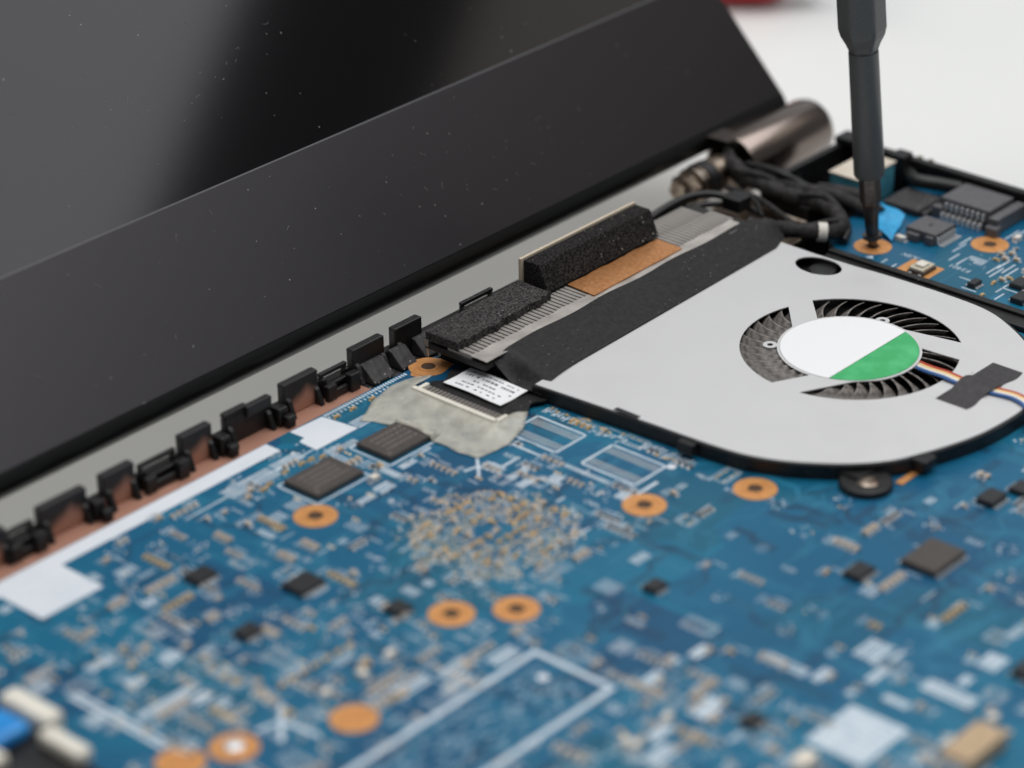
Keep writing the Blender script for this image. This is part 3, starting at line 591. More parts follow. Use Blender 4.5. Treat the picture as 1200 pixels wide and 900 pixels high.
for (x, y, l, ax) in ((90.6, -42.8, 3.4, 'x'), (90.0, -44.8, 3.6, 'x'), (92.8, -46.6, 3.6, 'y'), (92.2, -46.6, 3.6, 'y'), (91.6, -46.9, 3.0, 'y'), (92.6, -52.8, 4.4, 'x'), (91.6, -54, 4.4, 'x'), (90.8, -50.9, 4.6, 'x'), (90.0, -52.0, 4.6, 'x'), (93.4, -51.2, 4, 'x'), (85.2, -56.2, 4, 'x'), (85.4, -58.6, 5, 'y'), (84.4, -49.4, 2.8, 'y'), (81.2, -52, 3, 'y'), (82.2, -57.6, 3, 'x'), (80.6, -36.6, 2.4, 'x'), (81.5, -34.2, 1.8, 'x'), (105, -45.6, 4.6, 'x'), (108, -46.4, 4.6, 'x'), (97.5, -40.6, 4, 'x'), (94.5, -41.3, 4.4, 'x')):
    xbars(x, y, 1, l, .3, .8, ax, S2)
S2.add([(80.6, -30.6, ZS), (82.0, -31.4, ZS), (80.9, -32.2, ZS)], [(0, 1, 2)])
for i in range(40): S2.disc(rn.uniform(80, 108), rn.uniform(-75, -46), .14, ZS - .004, 8)
for i in range(45):
    x = rn.uniform(80, 108); y = rn.uniform(-100, -62); xbars(x, y, rn.randint(1, 3), rn.uniform(1, 3), .3, .7, rn.choice('xy'), S2)
    if i % 3 == 0: smd(rn.choice(('cap', 'res', 'caps')), x + 1.5, y + 1.2, rn.choice((0, H90)), sb)
obj('silkscreen', S2, 'silk', sb, kind='stuff')
T2 = MB()
for i in range(60):
    x = rn.uniform(80, 106); y = rn.uniform(-70, -28); l = rn.uniform(2, 6); T2.bar((x, y), (x + l, y) if rn.random() < .5 else (x, max(y - l, -140)), .15, .01 + i * 1e-4)
obj('tracks', T2, 'trace', sb, kind='stuff')
c = obj('port_block', MB().box(97.6, 109.0, -17.2, -10.6, -1.2, 5.0), 'port_blue', sb, bevel=.2)
obj('port_cover', MB().box(97.4, 109.2, -17.4, -10.4, 5.02, 5.35), 'port_top', c, bevel=.1)
obj('port_clip', MB().box(97.0, 97.58, -16.4, -12.0, -1, 3.2), 'cap_dark', c, bevel=.15)
obj('flat_socket', MB().box(100.4, 108.4, -28.4, -20.6, .05, 1.4).box(101, 107, -29.6, -28.45, .05, 1.0), 'black_dusty', sb, bevel=.3)
obj('lead_bundle', MB().tube(smoothpath([(112, -18.5, 2.2), (109, -22, 2.8), (110.5, -26, 2.6), (112, -30, 2.4)]), 1.3, 10), 'wire_black', sb, smooth=True)
q4 = [Vector((88.4, -31.0, .5)), Vector((98.0, -27.2, 1.0)), Vector((99.4, -21.2, 1.6)), Vector((91.4, -23.4, 1.2))]
o = tag(obj('tape_tab', MB().loft([[tuple((q4[0] * (1 - u_) + q4[1] * u_) * (1 - v_) + (q4[3] * (1 - u_) + q4[2] * u_) * v_ + Vector((0, 0, .35 * math.sin(u_ * 7 + v_ * 4)))) for u_ in [k / 8 for k in range(9)]] for v_ in [k / 6 for k in range(7)]], thick=.12), 'blue_tape', smooth=True), 'bright blue tape tab poking up beside the screwdriver tip', 'tape')

# ------------------------------------------------------------------ cooling fan
fan = thing('cooling_fan', 'round cooling fan with flat light-grey metal cover and white and green hub label', 'fan', (38, -54, 0.02))
fan.location += Vector((2.25, 1.55, 0)) * MM; fan.scale = (1.0066, 1.0066, .66)
HUB = (43.2, -53.7)
pl = [(0.9, -22.6), (69.2, -18.6), (69.0, -28.2), (69.3, -35.9), (69.9, -44.3), (70.0, -56.5), (69.2, -63.6), (66.6, -69.4), (63.0, -74.8), (58.2, -79.6), (52.6, -83.4), (47.5, -85.8), (42.8, -86.6), (37.6, -86.5), (32.4, -85.9), (27.4, -84.6), (21.8, -82.6), (16.7, -80.2), (12.0, -76.1), (7.8, -70.5), (5.4, -66.0), (3.9, -61.4), (3.2, -56), (2.9, -50.9), (2.4, -42)]
def dens(poly, keep, k=4):
    out = []; n = len(poly)
    for i in range(n):
        a, b, c, d = [Vector(poly[(i + q) % n]) for q in (-1, 0, 1, 2)]
        if i in keep: out.append(tuple(b)); continue
        for j in range(k):
            t = j / k; out.append(tuple(.5 * ((2 * b) + (c - a) * t + (2 * a - 5 * b + 4 * c - d) * t * t + (3 * b - a - 3 * c + d) * t ** 3)))
    return out
plate = dens(pl, {0, 1, 24, 2})
# notch for the mounting post near the corner
notch = [(65.4 + 3.2 * math.cos(a) , -31.4 + 4.4 * math.sin(a)) for a in [2 * math.pi * i / 26 for i in range(26)]]
def pol(r, a): return (HUB[0] + r * math.cos(R(a)), HUB[1] + r * math.sin(R(a)))
def arc(r, a0, a1, n=14): return [pol(r, a0 + (a1 - a0) * i / n) for i in range(n + 1)]
RO, RI = 17.9, 11.8
opA = arc(RO, 70, 172, 18) + arc(RI, 183, 88, 14)
opB = arc(RO + .6, -44, 55, 18) + arc(RI, 62, -15, 12)
opC = arc(RO, -171, -63, 18) + [(51.0, -66.4)] + arc(RI, -50, -122, 12) + [(34.0, -60.9)]
def holed(outer, holes, z0, z1):
    bm = bmesh.new(); es = []
    for lp in [outer] + holes:
        vs = [bm.verts.new((p[0], p[1], z1)) for p in lp]
        es += [bm.edges.new((vs[i], vs[(i + 1) % len(vs)])) for i in range(len(vs))]
    bmesh.ops.triangle_fill(bm, edges=es, use_beauty=True)
    for f in bm.faces:
        if f.normal.z < 0: f.normal_flip()
    ret = bmesh.ops.extrude_face_region(bm, geom=list(bm.faces))
    for v in ret['geom']:
        if isinstance(v, bmesh.types.BMVert): v.co.z = z0
    b = MB(); bm.verts.index_update(); b.add([tuple(v.co) for v in bm.verts], [tuple(v.index for v in f.verts) for f in bm.faces]); bm.free(); return b
cover = obj('cover_plate', holed(plate, [opA, opB, opC, notch], 3.72, 4.0), 'fan_cover', fan)
cen = Vector((37, -53))
def off(poly, d): return [tuple(Vector(p) + (Vector(p) - cen).normalized() * d) for p in poly]
wall_o = off(plate, .55); wall_i = off(plate, -1.0)
obj('housing', holed(wall_o, [wall_i], .9, 3.70), 'black', fan)
obj('housing_floor', MB().prism(off(plate, .5), .06, .88), 'black', fan)
for k, (x, y, l, d) in enumerate(((4.0, -40, 5, 'y'), (2.6, -53, 3, 'y'))): obj('housing_clip', MB().box(x - 1.9, x - .6, y - l / 2, y + l / 2, 1.2, 4.05), 'black', fan, bevel=.2)
for a, r0 in ((-118, 34.2),):
    p = (cen.x + r0 * math.cos(R(a)), cen.y + r0 * math.sin(R(a)))
    obj('housing_clip', MB().box(p[0] - 1.6, p[0] + 1.6, p[1] - 1.6, p[1] + 1.6, 1.2, 3.95), 'black', fan, bevel=.4)
# mounting ear with its screw
ear = obj('mounting_ear', MB().tube([(11.6, -79.3, .05), (11.6, -79.3, 1.5), (11.6, -79.3, 1.8)], [4.2, 4.1, 3.8], 32).box(10.5, 15.8, -79.0, -74.0, .9, 2.4), 'black', fan, smooth=True)
obj('screw', MB().tube([(11.3, -79.9, 1.81), (11.3, -79.9, 1.95), (11.3, -79.9, 2.15)], [1.7, 1.6, .9], 24), 'shaft', ear, smooth=True)
obj('ear_copper', MB().box(15.2, 21, -83.4, -82.2, .03, .3), 'ring', fan)
post = obj('mounting_post', MB().tube([(66.4, -31.6, .9), (66.4, -31.6, 2.6), (66.4, -31.6, 2.9)], [2.6, 2.4, 2.0], 24), 'black', fan, smooth=True)
# impeller
imp = obj('impeller', MB().tube([(*HUB, .9), (*HUB, 3.0), (*HUB, 3.45)], [11.6, 11.5, 11.0], 64), 'black', fan, smooth=True, org=(*HUB, .9))
bl = MB(); rows = []
for i in range(9):
    t = i / 8; r = 11.4 + t * 6.8; a = -.14 * t * t - .03 * t
    ca, sa = math.cos(a), math.sin(a)
    lean = 1.7 + .3 * t
    rows.append([(r * ca - sa * lean * (1 - q / 3), r * sa + ca * lean * (1 - q / 3), .2 + q / 3 * (2.55 - .25 * t)) for q in range(4)])
for r_ in rows: pass
bl.loft(rows, 0)
k = len(bl.v); bl.v += [(p[0] + .06, p[1] + .32, p[2]) for p in bl.v[:k]]; fs = list(bl.f); bl.f += [tuple(q + k for q in f[::-1]) for f in fs]; bl.m += [0] * len(fs)
nc = 4; nr = 9
edge = [i for i in range(nc)] + [i * nc + nc - 1 for i in range(1, nr)] + [(nr - 1) * nc + j for j in range(nc - 2, -1, -1)] + [i * nc for i in range(nr - 2, 0, -1)]
for i in range(len(edge)): bl.f.append((edge[i], edge[(i + 1) % len(edge)], edge[(i + 1) % len(edge)] + k, edge[i] + k)); bl.m.append(0)
blm = mesh_of('blade', bl, 'blade', (0, 0, 0), smooth=True)
NB = 39
for i in range(NB): link('blade', blm, (HUB[0], HUB[1], .9), imp, 2 * math.pi * i / NB)
hubp = obj('hub_plate', MB().prism([pol(11.35, i * 5) for i in range(72)], 3.6, 4.0), 'fan_cover', fan)
# hub label: white disc with a green segment
cut = -57.3
wl = []; gr = []
for i in range(720):
    p = pol(11.3, i * .5); (wl if p[1] >= cut else gr).append((i, p))
def order(L):
    ks = [q[0] for q in L]
    for j in range(1, len(L)):
        if ks[j] - ks[j - 1] > 1: L = L[j:] + L[:j]; break
    return [q[1] for q in L]
lab = obj('hub_label', MB().prism(order(wl), 4.02, 4.09), 'label', fan); obj('green_segment', MB().prism(order(gr), 4.02, 4.09), 'green', lab)
for (x, y) in ((36.0, -43.0), (55.0, -52.0)):
    obj('rivet_eye', MB().ring(x, y, .5, 1.2, 3.75, 4.06, 20), 'fan_cover', fan, smooth=True)
for i, (cname, dx) in enumerate((('red', .95), ('yellow', .3), ('white_w', -.3), ('blue_w', -.95))):
    q = [(47.4 + dx * .9, -61.0, 3.1), (46.4 + dx, -64.6, 3.2), (45.2 + dx, -68.0, 4.1), (44.7 + dx, -71.4, 4.7), (44.6 + dx, -75.0, 4.5), (45.2 + dx, -80.2, 4.5), (45.6 + dx * .9, -84.0, 4.6), (44.4 + dx * .9, -87.2, 4.2), (42 + dx * .6, -89.5, 1.2), (40 + dx * .6, -92, .55)]
    obj('fan_wire', MB().tube(smoothpath(q), .36, 8), cname, fan, smooth=True)
rows = []
for i in range(15):
    x = 37.6 + 16.2 * i / 14; h = 4.08 + 1.25 * math.exp(-((x - 45.1) / 2.1) ** 4)
    jag = .25 * math.sin(i * 5.1)
    rows.append([(x, -80.0 - (.0 if 0 < i < 14 else 0) + j * 5.8 / 6 - .2 * i / 14 + (jag if j == 0 else 0), h) for j in range(7)])
obj('wire_tape', MB().loft(rows, thick=.08), 'patch', fan, smooth=True)

# ------------------------------------------------------------------ heat sink
hs = thing('heat_sink', 'heat sink of narrow metal fins with a bare copper plate and a silver foil edge', 'heat sink', (36, -6, -9))
obj('core', MB().box(4.2, 72, -12.6, 1.2, -9.4, 4.19).box(.3, 4.19, -12.4, 1.0, 3.1, 4.19), 'fin_dark', hs, bevel=.2)
fm = mesh_of('fin', MB().box(-.37, .37, 0, 5.2, 0, .72, .06), 'fin', (0, 0, 0))
for i in range(68):
    x = .9 + i * 1.03
    if 30.2 < x < 53.6: continue
    link('fin', fm, (x, -9.2, 4.21), hs)
fm2 = mesh_of('fin', MB().box(-.37, .37, 0, 5.0, 0, .68, .06), 'fin', (0, 0, 0))
for i in range(14): link('fin', fm2, (54.6 + i * 1.03, -3.9, 4.21), hs)
obj('foil_strip', MB().loft([[(.2 + 69 * i / 60, -12.9 + 3.6 * j / 4 + .12 * math.sin(i * 1.7) * (j == 4), 5.04 + .05 * math.sin(i * .8 + j)) for j in range(5)] for i in range(61)], thick=.1), 'foil', hs, smooth=True)
rn = random.Random(4)
obj('copper_plate', MB().prism([(29.9, -10.6)] + [(54.0, -10.4)] + [(54.2 - i * 1.0, -4.6 + rn.uniform(-.15, .15)) for i in range(25)], 5.16, 5.3), 'copper', hs)
obj('foil_flap', MB().loft([[(.1 + .12 * j, 1.0 - .12 * j - i * (.5 - .1 * j), 5.0 - j * .85) for j in range(5)] for i in range(3)], thick=.06), 'foil', hs, smooth=True)

rf = random.Random(8)
o = tag(obj('foam_strip', MB().loft([[(0.2 + 24.2 * i / 40, -6.6 + 7.2 * j / 6 + (rf.uniform(-.22, .22) + .15 * math.sin(i * .7) if j == 0 else 0) + .8 * i / 40, 6.6 - (.25 if j in (0, 6) or i in (0, 40) else 0) + .05 * math.sin(i * 2.1 + j)) for j in range(7)] for i in range(41)], thick=1.5), 'foam_dusty', smooth=True), 'low flat black foam strip glued along the heat sink fins', 'foam strip')
tf = thing('foam_block', 'tall upright black foam bar with beige backing behind the copper plate', 'foam strip', (40, -.5, 5))
obj('foam', MB().profx([(-4.4, 5.32), (1.1, 5.32), (1.1, 10.0), (-2.3, 10.0)], 25.2, 55.2), 'foam', tf, bevel=.2)
obj('backing', MB().box(24.6, 55.3, 1.12, 1.7, 4.6, 10.35), 'foam_back', tf, bevel=.08)

rows = []
for i in range(90):
    t = i / 89; x = 73.6 - 71.2 * t
    drop = max(0, min(1, (6.2 - x) / 3.6)); drop = drop * drop * (3 - 2 * drop)
    y0 = -12.0 - .2 * math.sin(x * .35) - (x < 3) * 0 - .6 * (x / 73) * 0; y1 = -21.6 - 1.0 * math.exp(-((x - 2) / 6) ** 2) + 1.9 * x / 73
    if x > 69: y0 -= (x - 69) * .75; y1 += (x - 69) * .35
    row = []
    for j in range(13):
        q = j / 12; y = y0 + (y1 - y0) * q
        z = 5.32 - 2.42 * q ** 1.4 + .10 * math.sin(x * .27 + q * 5) * (1 if .1 < q < .9 else .3) - .22 * math.sin(math.pi * q)
        dd = drop * (.25 + .75 * min(1, q * 2.5)); z = z * (1 - dd) + 1.45 * dd
        row.append((x, y, z))
    rows.append(row)
tag(obj('cloth_tape', MB().loft(rows, thick=.16), 'btape', smooth=True), 'long wide black cloth tape joining the heat sink to the fan cover', 'tape')

# ------------------------------------------------------------------ display cable and its socket
dc = thing('display_cable', 'short black flat cable with a printed white sticker plugged into a cream socket', 'cable', (0, -15, .02))
rows = []
for i in range(16):
    x = 3.4 - 10.2 * i / 15
    rows.append([(x + .15 * math.sin(j), -5.6 - 17.6 * j / 16 - (.5 * math.sin(i * .9) if j in (0, 16) else 0), .95 + .18 * math.sin(i * .5 + j * .35) * (1 if i < 11 else .2) - .0 * i) for j in range(17)])
obj('flat_cable', MB().loft(rows, thick=.3), 'btape', dc, smooth=True)
def sag(x, y): return 1.38 + .14 * math.sin(y * .45 + 1) + .06 * math.sin(x) + .10 * ((y + 13.5) / 6) ** 2
SX0, SX1, SY0, SY1 = -4.4, 2.3, -19.8, -7.4
st = obj('sticker', MB().loft([[(SX0 + (SX1 - SX0) * i / 10, SY0 + (SY1 - SY0) * j / 14, sag(SX0 + (SX1 - SX0) * i / 10, SY0 + (SY1 - SY0) * j / 14)) for j in range(15)] for i in range(11)], thick=.06), 'label', dc, smooth=True)
pr = MB(); rn = random.Random(9)
for ln in range(5):
    x = 1.2 - ln * 1.15; y = SY1 - rn.uniform(.8, 2.2)
    while y > SY0 + 1.2:
        l = rn.uniform(.25, .7)
        if rn.random() < (.85 if ln < 2 else .55):
            h = .34 if ln != 1 else .5
            pr.add([(x, y, sag(x, y) + .02), (x + h, y, sag(x + h, y) + .02), (x + h, y - l, sag(x + h, y - l) + .02), (x, y - l, sag(x, y - l) + .02)], [(0, 3, 2, 1)])
        y -= l + rn.uniform(.12, .3)
obj('sticker_print', pr, 'print', st, kind='stuff')
so = obj('cable_socket', MB().box(-9.9, -8.9, -23.2, -5.4, .03, 2.1).box(-8.88, -6.2, -6.2, -5.4, .03, 1.6).box(-8.88, -6.2, -23.2, -22.4, .03, 1.6), 'cream', dc, bevel=.18)
for k in range(40): obj('contact', MB().box(-8.85, -6.4, -6.75 - k * .4, -6.5 - k * .4, 1.02, 1.3), 'flex' if k % 2 else 'fin', so)
obj('contact_bed', MB().box(-8.86, -6.3, -22.38, -6.22, .03, .95), 'fin_dark', so)

# frosted clear tape over the socket
poly = [(-20.9, -4.6), (-14.5, -1.4), (-9.3, -.2), (-6.4, -.6), (-4.0, -1.6), (-4.2, -4.9), (-9.2, -5.1), (-9.75, -9), (-9.8, -14), (-9.75, -19), (-9.4, -23.4), (-5.6, -23.5), (-3.2, -24.6), (-6.5, -26.6), (-11.5, -27.9), (-15, -27.6), (-18.0, -27.0), (-18.5, -23.6), (-18.3, -20.3), (-18.6, -16.5), (-18.3, -13), (-18.9, -9.6), (-19.6, -6.4)]
rn = random.Random(6)
pp = []
for i in range(len(poly)):
    a, b = Vector(poly[i]), Vector(poly[(i + 1) % len(poly)]); n = max(1, int((b - a).length / .8)); nn = Vector((-(b - a).y, (b - a).x)).normalized()
    for j in range(n): pp.append(tuple(a + (b - a) * j / n + nn * rn.uniform(-.07, .07)))
bm = bmesh.new(); vs = [bm.verts.new((p[0], p[1], 0)) for p in pp]; bm.faces.new(vs)
bmesh.ops.triangulate(bm, faces=list(bm.faces)); 
for _ in range(3): bmesh.ops.subdivide_edges(bm, edges=[e for e in bm.edges if e.calc_length() > .9], cuts=1, use_grid_fill=True); bmesh.ops.triangulate(bm, faces=list(bm.faces))
def tz(x, y):
    d = max(0, -x - 9.9) if -24 < y < -5 else math.hypot(max(0, -x - 9.9), max(0, y + 5.2, -23.4 - y))
    h = 1.75 * math.exp(-(d / 3.2) ** 1.6)
    chip = 1.06 if (-27.9 < x < -16.9 and -17.9 < y < -9.6) else 0
    return max(.16, h, chip) + .12 * math.sin(x * .9 + y * .5) * math.sin(y * .7) * (1 if d > .8 else .2) + .1
for v in bm.verts: v.co.z = tz(v.co.x, v.co.y)
b = MB(); bm.verts.index_update(); b.add([tuple(v.co) for v in bm.verts], [tuple(v.index for v in f.verts) for f in bm.faces]); bm.free()
o = tag(obj('clear_tape', b, 'clear', smooth=True), 'frosted clear tape with ragged edge stuck over the cream cable socket', 'tape')
s_ = o.modifiers.new('thickness', 'SOLIDIFY'); s_.thickness = .00009

# ------------------------------------------------------------------ lid
TH = R(46); LE = Vector((0, math.cos(TH), math.sin(TH))); LN = Vector((0, -math.sin(TH), math.cos(TH))); L0 = Vector((0, 13.6, 5.5))
def lid_pt(x, s, t): p = L0 + LE * s + LN * t; return (x, p.y, p.z)
def lid_box(mb, x0, x1, s0, s1, t0, t1):
    vs = [lid_pt(x, s, t) for t in (t0, t1) for (x, s) in ((x0, s0), (x1, s0), (x1, s1), (x0, s1))]
    return mb.add(vs, [(3, 2, 1, 0), (4, 5, 6, 7), (0, 1, 5, 4), (1, 2, 6, 5), (2, 3, 7, 6), (3, 0, 4, 7)])
def lid_prof(prof, x0, x1):
    n = len(prof); vs = [lid_pt(x0, *p) for p in prof] + [lid_pt(x1, *p) for p in prof]
    return MB().add(vs, [tuple(range(n)), tuple(range(n, 2 * n))[::-1]] + [(i, n + i, n + (i + 1) % n, (i + 1) % n) for i in range(n)])
LX0, LX1 = -222, 118.2
lid = obj('display_lid', lid_box(MB(), LX0, LX1, 2.7, 215, -6.0, -1.42), 'black', laptop, bevel=.6)
obj('bezel', lid_prof([(2.7, 0), (30.1, 0), (30.1, -1.4), (2.7, -1.4)], LX0, LX1), 'bezel', lid, bevel=.12)
obj('bezel', lid_box(MB(), LX1 - 13, LX1, 30.12, 215, -1.4, 0), 'bezel', lid, bevel=.12)
obj('bezel', lid_box(MB(), LX0, LX0 + 13, 30.12, 215, -1.4, 0), 'bezel', lid, bevel=.12)
obj('bezel', lid_box(MB(), LX0 + 13.02, LX1 - 13.02, 203, 215, -1.4, 0), 'bezel', lid, bevel=.12)
obj('bezel_lip', lid_prof([(30.11, -.02), (30.35, -.14), (30.4, -.6), (30.11, -.6)], LX0 + 13.02, LX1 - 13.02), 'lip_glint', lid)
obj('screen', lid_box(MB(), LX0 + 13.02, LX1 - 13.02, 30.42, 202.9, -1.2, -.55), 'screen', lid)
obj('lower_edge', lid_prof([(2.68, -.04), (1.9, -.16), (1.0, -.5), (.3, -1.1), (-.2, -2.0), (-.3, -3.0), (0, -4.6), (.8, -5.6), (2.68, -6.0)], LX0, LX1), 'lid_edge', lid, smooth=True)
# lint and dust lying on the lid
M_['lint'] = mat('lint', (.27, .262, .25), .9)
lint = MB(); rl = random.Random(17)
def lpt(x, s_): t_ = .03 if s_ < 30.2 else -.52; return Vector(lid_pt(x, s_, t_))
spots = []
for (cx, cs, sx_, ss_, n_) in ((-6, 50, 14, 6, 42), (42, 17, 14, 6, 46), (-40, 15, 30, 8, 26), (95, 12, 12, 7, 16), (60, 40, 16, 5, 12), (-40, 60, 14, 8, 16), (10, 14, 40, 8, 24)):
    for _ in range(n_): spots.append((rl.gauss(cx, sx_), rl.gauss(cs, ss_)))
for (x, s_) in spots:
    if rl.random() < .25: continue
    if not (3.6 < s_ < 29 or 31.5 < s_ < 180) or x > 100: continue
    if rl.random() < .72:
        r_ = rl.uniform(.035, .11) * (1.3 if rl.random() < .12 else 1); a_ = rl.uniform(0, 6.28); k_ = rl.uniform(1, 2.6)
        p_ = lpt(x, s_); e1 = Vector((math.cos(a_), 0, 0)) + LE * math.sin(a_); e2 = LN.cross(e1)
        b0 = [p_ + e1 * r_ * k_, p_ + e2 * r_, p_ - e1 * r_ * k_, p_ - e2 * r_]; tp = p_ + LN * r_ * .8
        lint.add([tuple(v) for v in b0] + [tuple(tp)], [(0, 1, 4), (1, 2, 4), (2, 3, 4), (3, 0, 4), (3, 2, 1, 0)])
    else:
        a_ = rl.uniform(0, 6.28); l_ = rl.uniform(.5, 1.5); c_ = rl.uniform(-1.6, 1.6); pts = []; px_, ps_ = x, s_
        for k_ in range(6):
            pts.append(tuple(lpt(px_, ps_) + LN * .03)); px_ += math.cos(a_) * l_ / 5; ps_ += math.sin(a_) * l_ / 5; a_ += c_ / 5
        lint.tube(pts, .028, 4)
obj('lint', lint, 'lint', lid, kind='stuff')
# hinge barrel and its shaft
AX = (10.7, 1.0)
n = 56; b = MB(); prof = [(95.8, 5.3), (95.8, 5.85), (96.2, 6.0), (119.4, 6.0), (120.8, 5.7), (121.8, 4.9), (122.2, 3.6), (122.25, .01)]
prof = [(112, 5.2)] + prof
vs = []; fs = []
for (x, r) in prof: vs += [(x, AX[0] + r * math.cos(2 * math.pi * i / n), AX[1] + r * math.sin(2 * math.pi * i / n)) for i in range(n)]
for q in range(len(prof) - 1):
    for i in range(n): j = (i + 1) % n; fs.append((q * n + i, q * n + j, (q + 1) * n + j, (q + 1) * n + i))
hg = obj('hinge_barrel', b.add(vs, fs), 'hinge', laptop, smooth=True)
obj('barrel_shade_fill', MB().tube([(99.5, *AX), (111.8, *AX)], 5.1, 32), 'hinge_in', hg, smooth=True)  # near-black fill stands in for the shade inside the open barrel
p1 = lid_pt(0, 3.4, -1.6)
obj('barrel_flange', MB().profx([(AX[0] - 1.0, AX[1] + 5.94), (AX[0] + 1.6, AX[1] + 5.86), (p1[1] + 1.4, p1[2] - .6), (p1[1] + .6, p1[2] - .2)], 93.4, 98.6), 'hinge', hg, bevel=.15)
sh = obj('shaft', MB().tube([(79.5, *AX), (99.4, *AX)], 1.7, 20), 'shaft', hg, smooth=True)
obj('nut', MB().tube([(80.2, *AX), (80.5, *AX), (83.0, *AX), (83.3, *AX)], [2.6, 3.0, 3.0, 2.6], 6), 'shaft', hg)
for x0, x1, r, mt in ((83.4, 84.0, 3.5, 'shaft'), (84.1, 84.7, 3.2, 'steel'), (84.8, 85.4, 3.5, 'shaft'), (85.5, 88.2, 3.7, 'black'), (88.3, 92.6, 3.5, 'shaft')):
    obj('washer', MB().tube([(x0, *AX), (x0 + .12, *AX), (x1 - .12, *AX), (x1, *AX)], [r - .15, r, r, r - .15], 28), mt, hg, smooth=True)
obj('bracket', MB().tube(smoothpath([(91.2, 8.2, 1.0), (89.6, 3.6, -.6), (86.4, 0.2, .4), (84.6, -5, .6), (84.0, -15.4, .8)]), [.9] * 20 + [.6] * 13, 6), 'shaft', hg, smooth=True)
obj('bracket_plate', MB().box(79, 92, -14.8, 6.0, -3.0, -2.2), 'shaft', hg, bevel=.2)

# harness running out of the hinge
hn = thing('wire_harness', 'thick black sleeved cable curling out of the hinge barrel with a white band', 'cable', (86, -8, 1))
path = smoothpath([(99.4, 11.5, 1.5), (96.0, 11.6, 2.6), (92.2, 8.0, 3.6), (89.4, 1.4, 3.2), (88.6, -6.6, 2.8), (89.6, -13.4, 2.6), (87.4, -19.8, 2.4), (82.6, -23.2, 2.4), (77.6, -19.2, 2.8), (75.8, -14.0, 2.6), (75.4, -9.0, 1.6)], 10)
obj('sleeve', MB().tube(path, [1.42 + .16 * math.sin(i * .9) + .12 * math.sin(i * 2.3) for i in range(len(path))], 14), 'sleeve', hn, smooth=True)
obj('band', MB().tube([(80.4, -22.35, 2.46), (79.3, -21.2, 2.58)], 1.78, 18), 'white_w', hn, smooth=True)
obj('lead', MB().tube(smoothpath([(62, 4.4, 3.0), (67.4, 4.4, 3.8), (73.6, 3.4, 4.4), (78.2, .6, 4.0), (79.6, -4.6, 3.0)]), .75, 10), 'wire_black', hn, smooth=True)
obj('lead', MB().tube(smoothpath([(60, 3.4, 2.4), (68, 2.8, 2.8), (75, 1.0, 3.0), (80.4, -3.4, 2.2), (80.8, -8, 1.4)]), .6, 10), 'wire_black', hn, smooth=True)
obj('lead', MB().tube(smoothpath([(93, -1.2, 2), (91, -9, 3.4), (93.4, -15, 3.0), (95, -21, 1.2)]), 1.3, 10), 'sleeve', hn, smooth=True)
obj('lead', MB().tube(smoothpath([(96.6, -9.4, 1.4), (94.6, -13.6, 3.0), (96.2, -18.4, 2.6), (95.4, -23.4, 1.0)]), 1.5, 10), 'sleeve', hn, smooth=True)
off_ = [tuple(Vector(q_) + Vector((.9 * math.sin(i * .33), .5, 1.0 + .7 * math.cos(i * .33)))) for i, q_ in enumerate(path[14:86])]
obj('lead', MB().tube(off_, .62, 9), 'sleeve', hn, smooth=True)
obj('lead', MB().tube(smoothpath([(93.6, 5.4, 3.6), (92.6, -2, 4.6), (91.8, -9, 4.0), (90.6, -16, 3.4), (86.6, -22.6, 1.6), (82, -25.0, .9)]), .7, 9), 'wire_black', hn, smooth=True)
obj('lead', MB().tube(smoothpath([(85.0, 3.4, 2.4), (84.2, -4, 2.6), (82.0, -11, 2.2), (79.6, -17, 1.9)]), .55, 9), 'sleeve', hn, smooth=True)
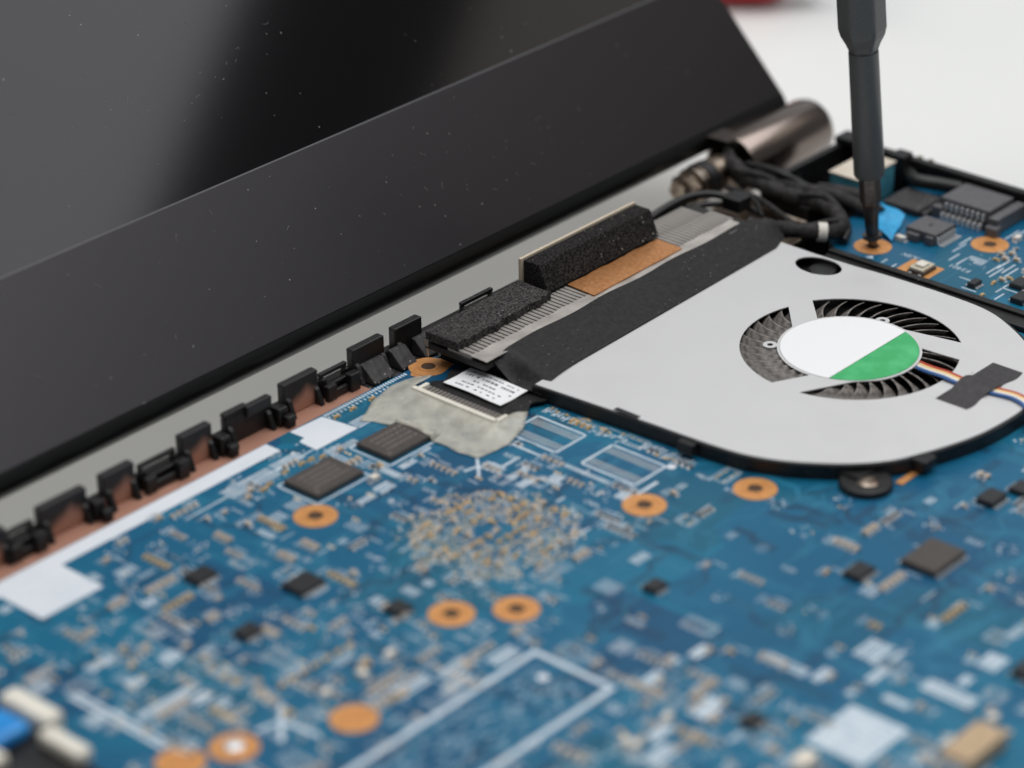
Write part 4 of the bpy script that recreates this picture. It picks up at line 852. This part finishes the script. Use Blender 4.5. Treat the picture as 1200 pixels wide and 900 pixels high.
obj('plug', MB().box(76.6, 80.6, -5.6, -1.6, 2.4, 5.0), 'black', hn, bevel=.3)
obj('tie', MB().tube([(80.7, -4.6, 4.6), (81.0, -6.4, 3.4), (80.4, -8.0, 1.6)], .35, 8), 'wire_black', hn, smooth=True)

# ------------------------------------------------------------------ screwdriver
AXD = (Vector((0, 0, 1)) + Vector((-.66, .75, 0)) * .088).normalized()
TIP = Vector((85.1, -29.2, .1))
sd = thing('screwdriver', 'slim dark grey precision screwdriver standing upright in a copper-ringed screw hole', 'screwdriver', tuple(TIP))
def ax(h): return tuple(TIP + AXD * h)
obj('handle', MB().tube([ax(36.8), ax(37.6), ax(38.6), ax(40.2), ax(41.6), ax(70), ax(110), ax(112)], [2.6, 2.75, 3.15, 4.0, 4.35, 4.35, 4.35, 3.6], 6, phase=.35), 'driver', sd, bevel=.55, seg=3)
obj('collar', MB().tube([ax(13.6), ax(13.75), ax(14.2), ax(37.2)], [2.1, 2.5, 2.75, 2.62], 40), 'driver', sd, smooth=True)
bit = obj('bit', MB().tube([ax(8.3), ax(8.8), ax(13.7)], [1.55, 1.95, 1.95], 6, phase=.35), 'bit', sd, bevel=.1)
obj('tip', MB().tube([ax(0), ax(.9), ax(1.7), ax(1.71), ax(2.4), ax(2.41), ax(5.5), ax(8.4)], [.75, .85, .9, 1.75, 1.75, 1.15, 1.3, 1.5], 20), 'bit', bit, smooth=True)

# ------------------------------------------------------------------ red thing far behind on the table
rt_ = thing('red_tool_handle', 'blurred red handle lying on the white table beyond the lid', 'tool', (197.5, 83.5, -12))
d = Vector((-.55, .83, 0)); p = Vector((197.5, 83.5, -3.5))
def rp(s): return tuple(p + d * s)
obj('grip', MB().tube([rp(-9), rp(-8), rp(-4), rp(6), rp(22), rp(40), rp(43)], [4, 6.5, 8, 8.4, 8, 7.2, 5], 24), 'redplastic', rt_, smooth=True)
obj('grip_shadow', MB().tube([rp(-17), rp(-16.4), rp(-9.1)], [3, 4.2, 4.6], 20), 'greyshadow', rt_, smooth=True)  # solid grey stub standing in for the shadow at the grip's end
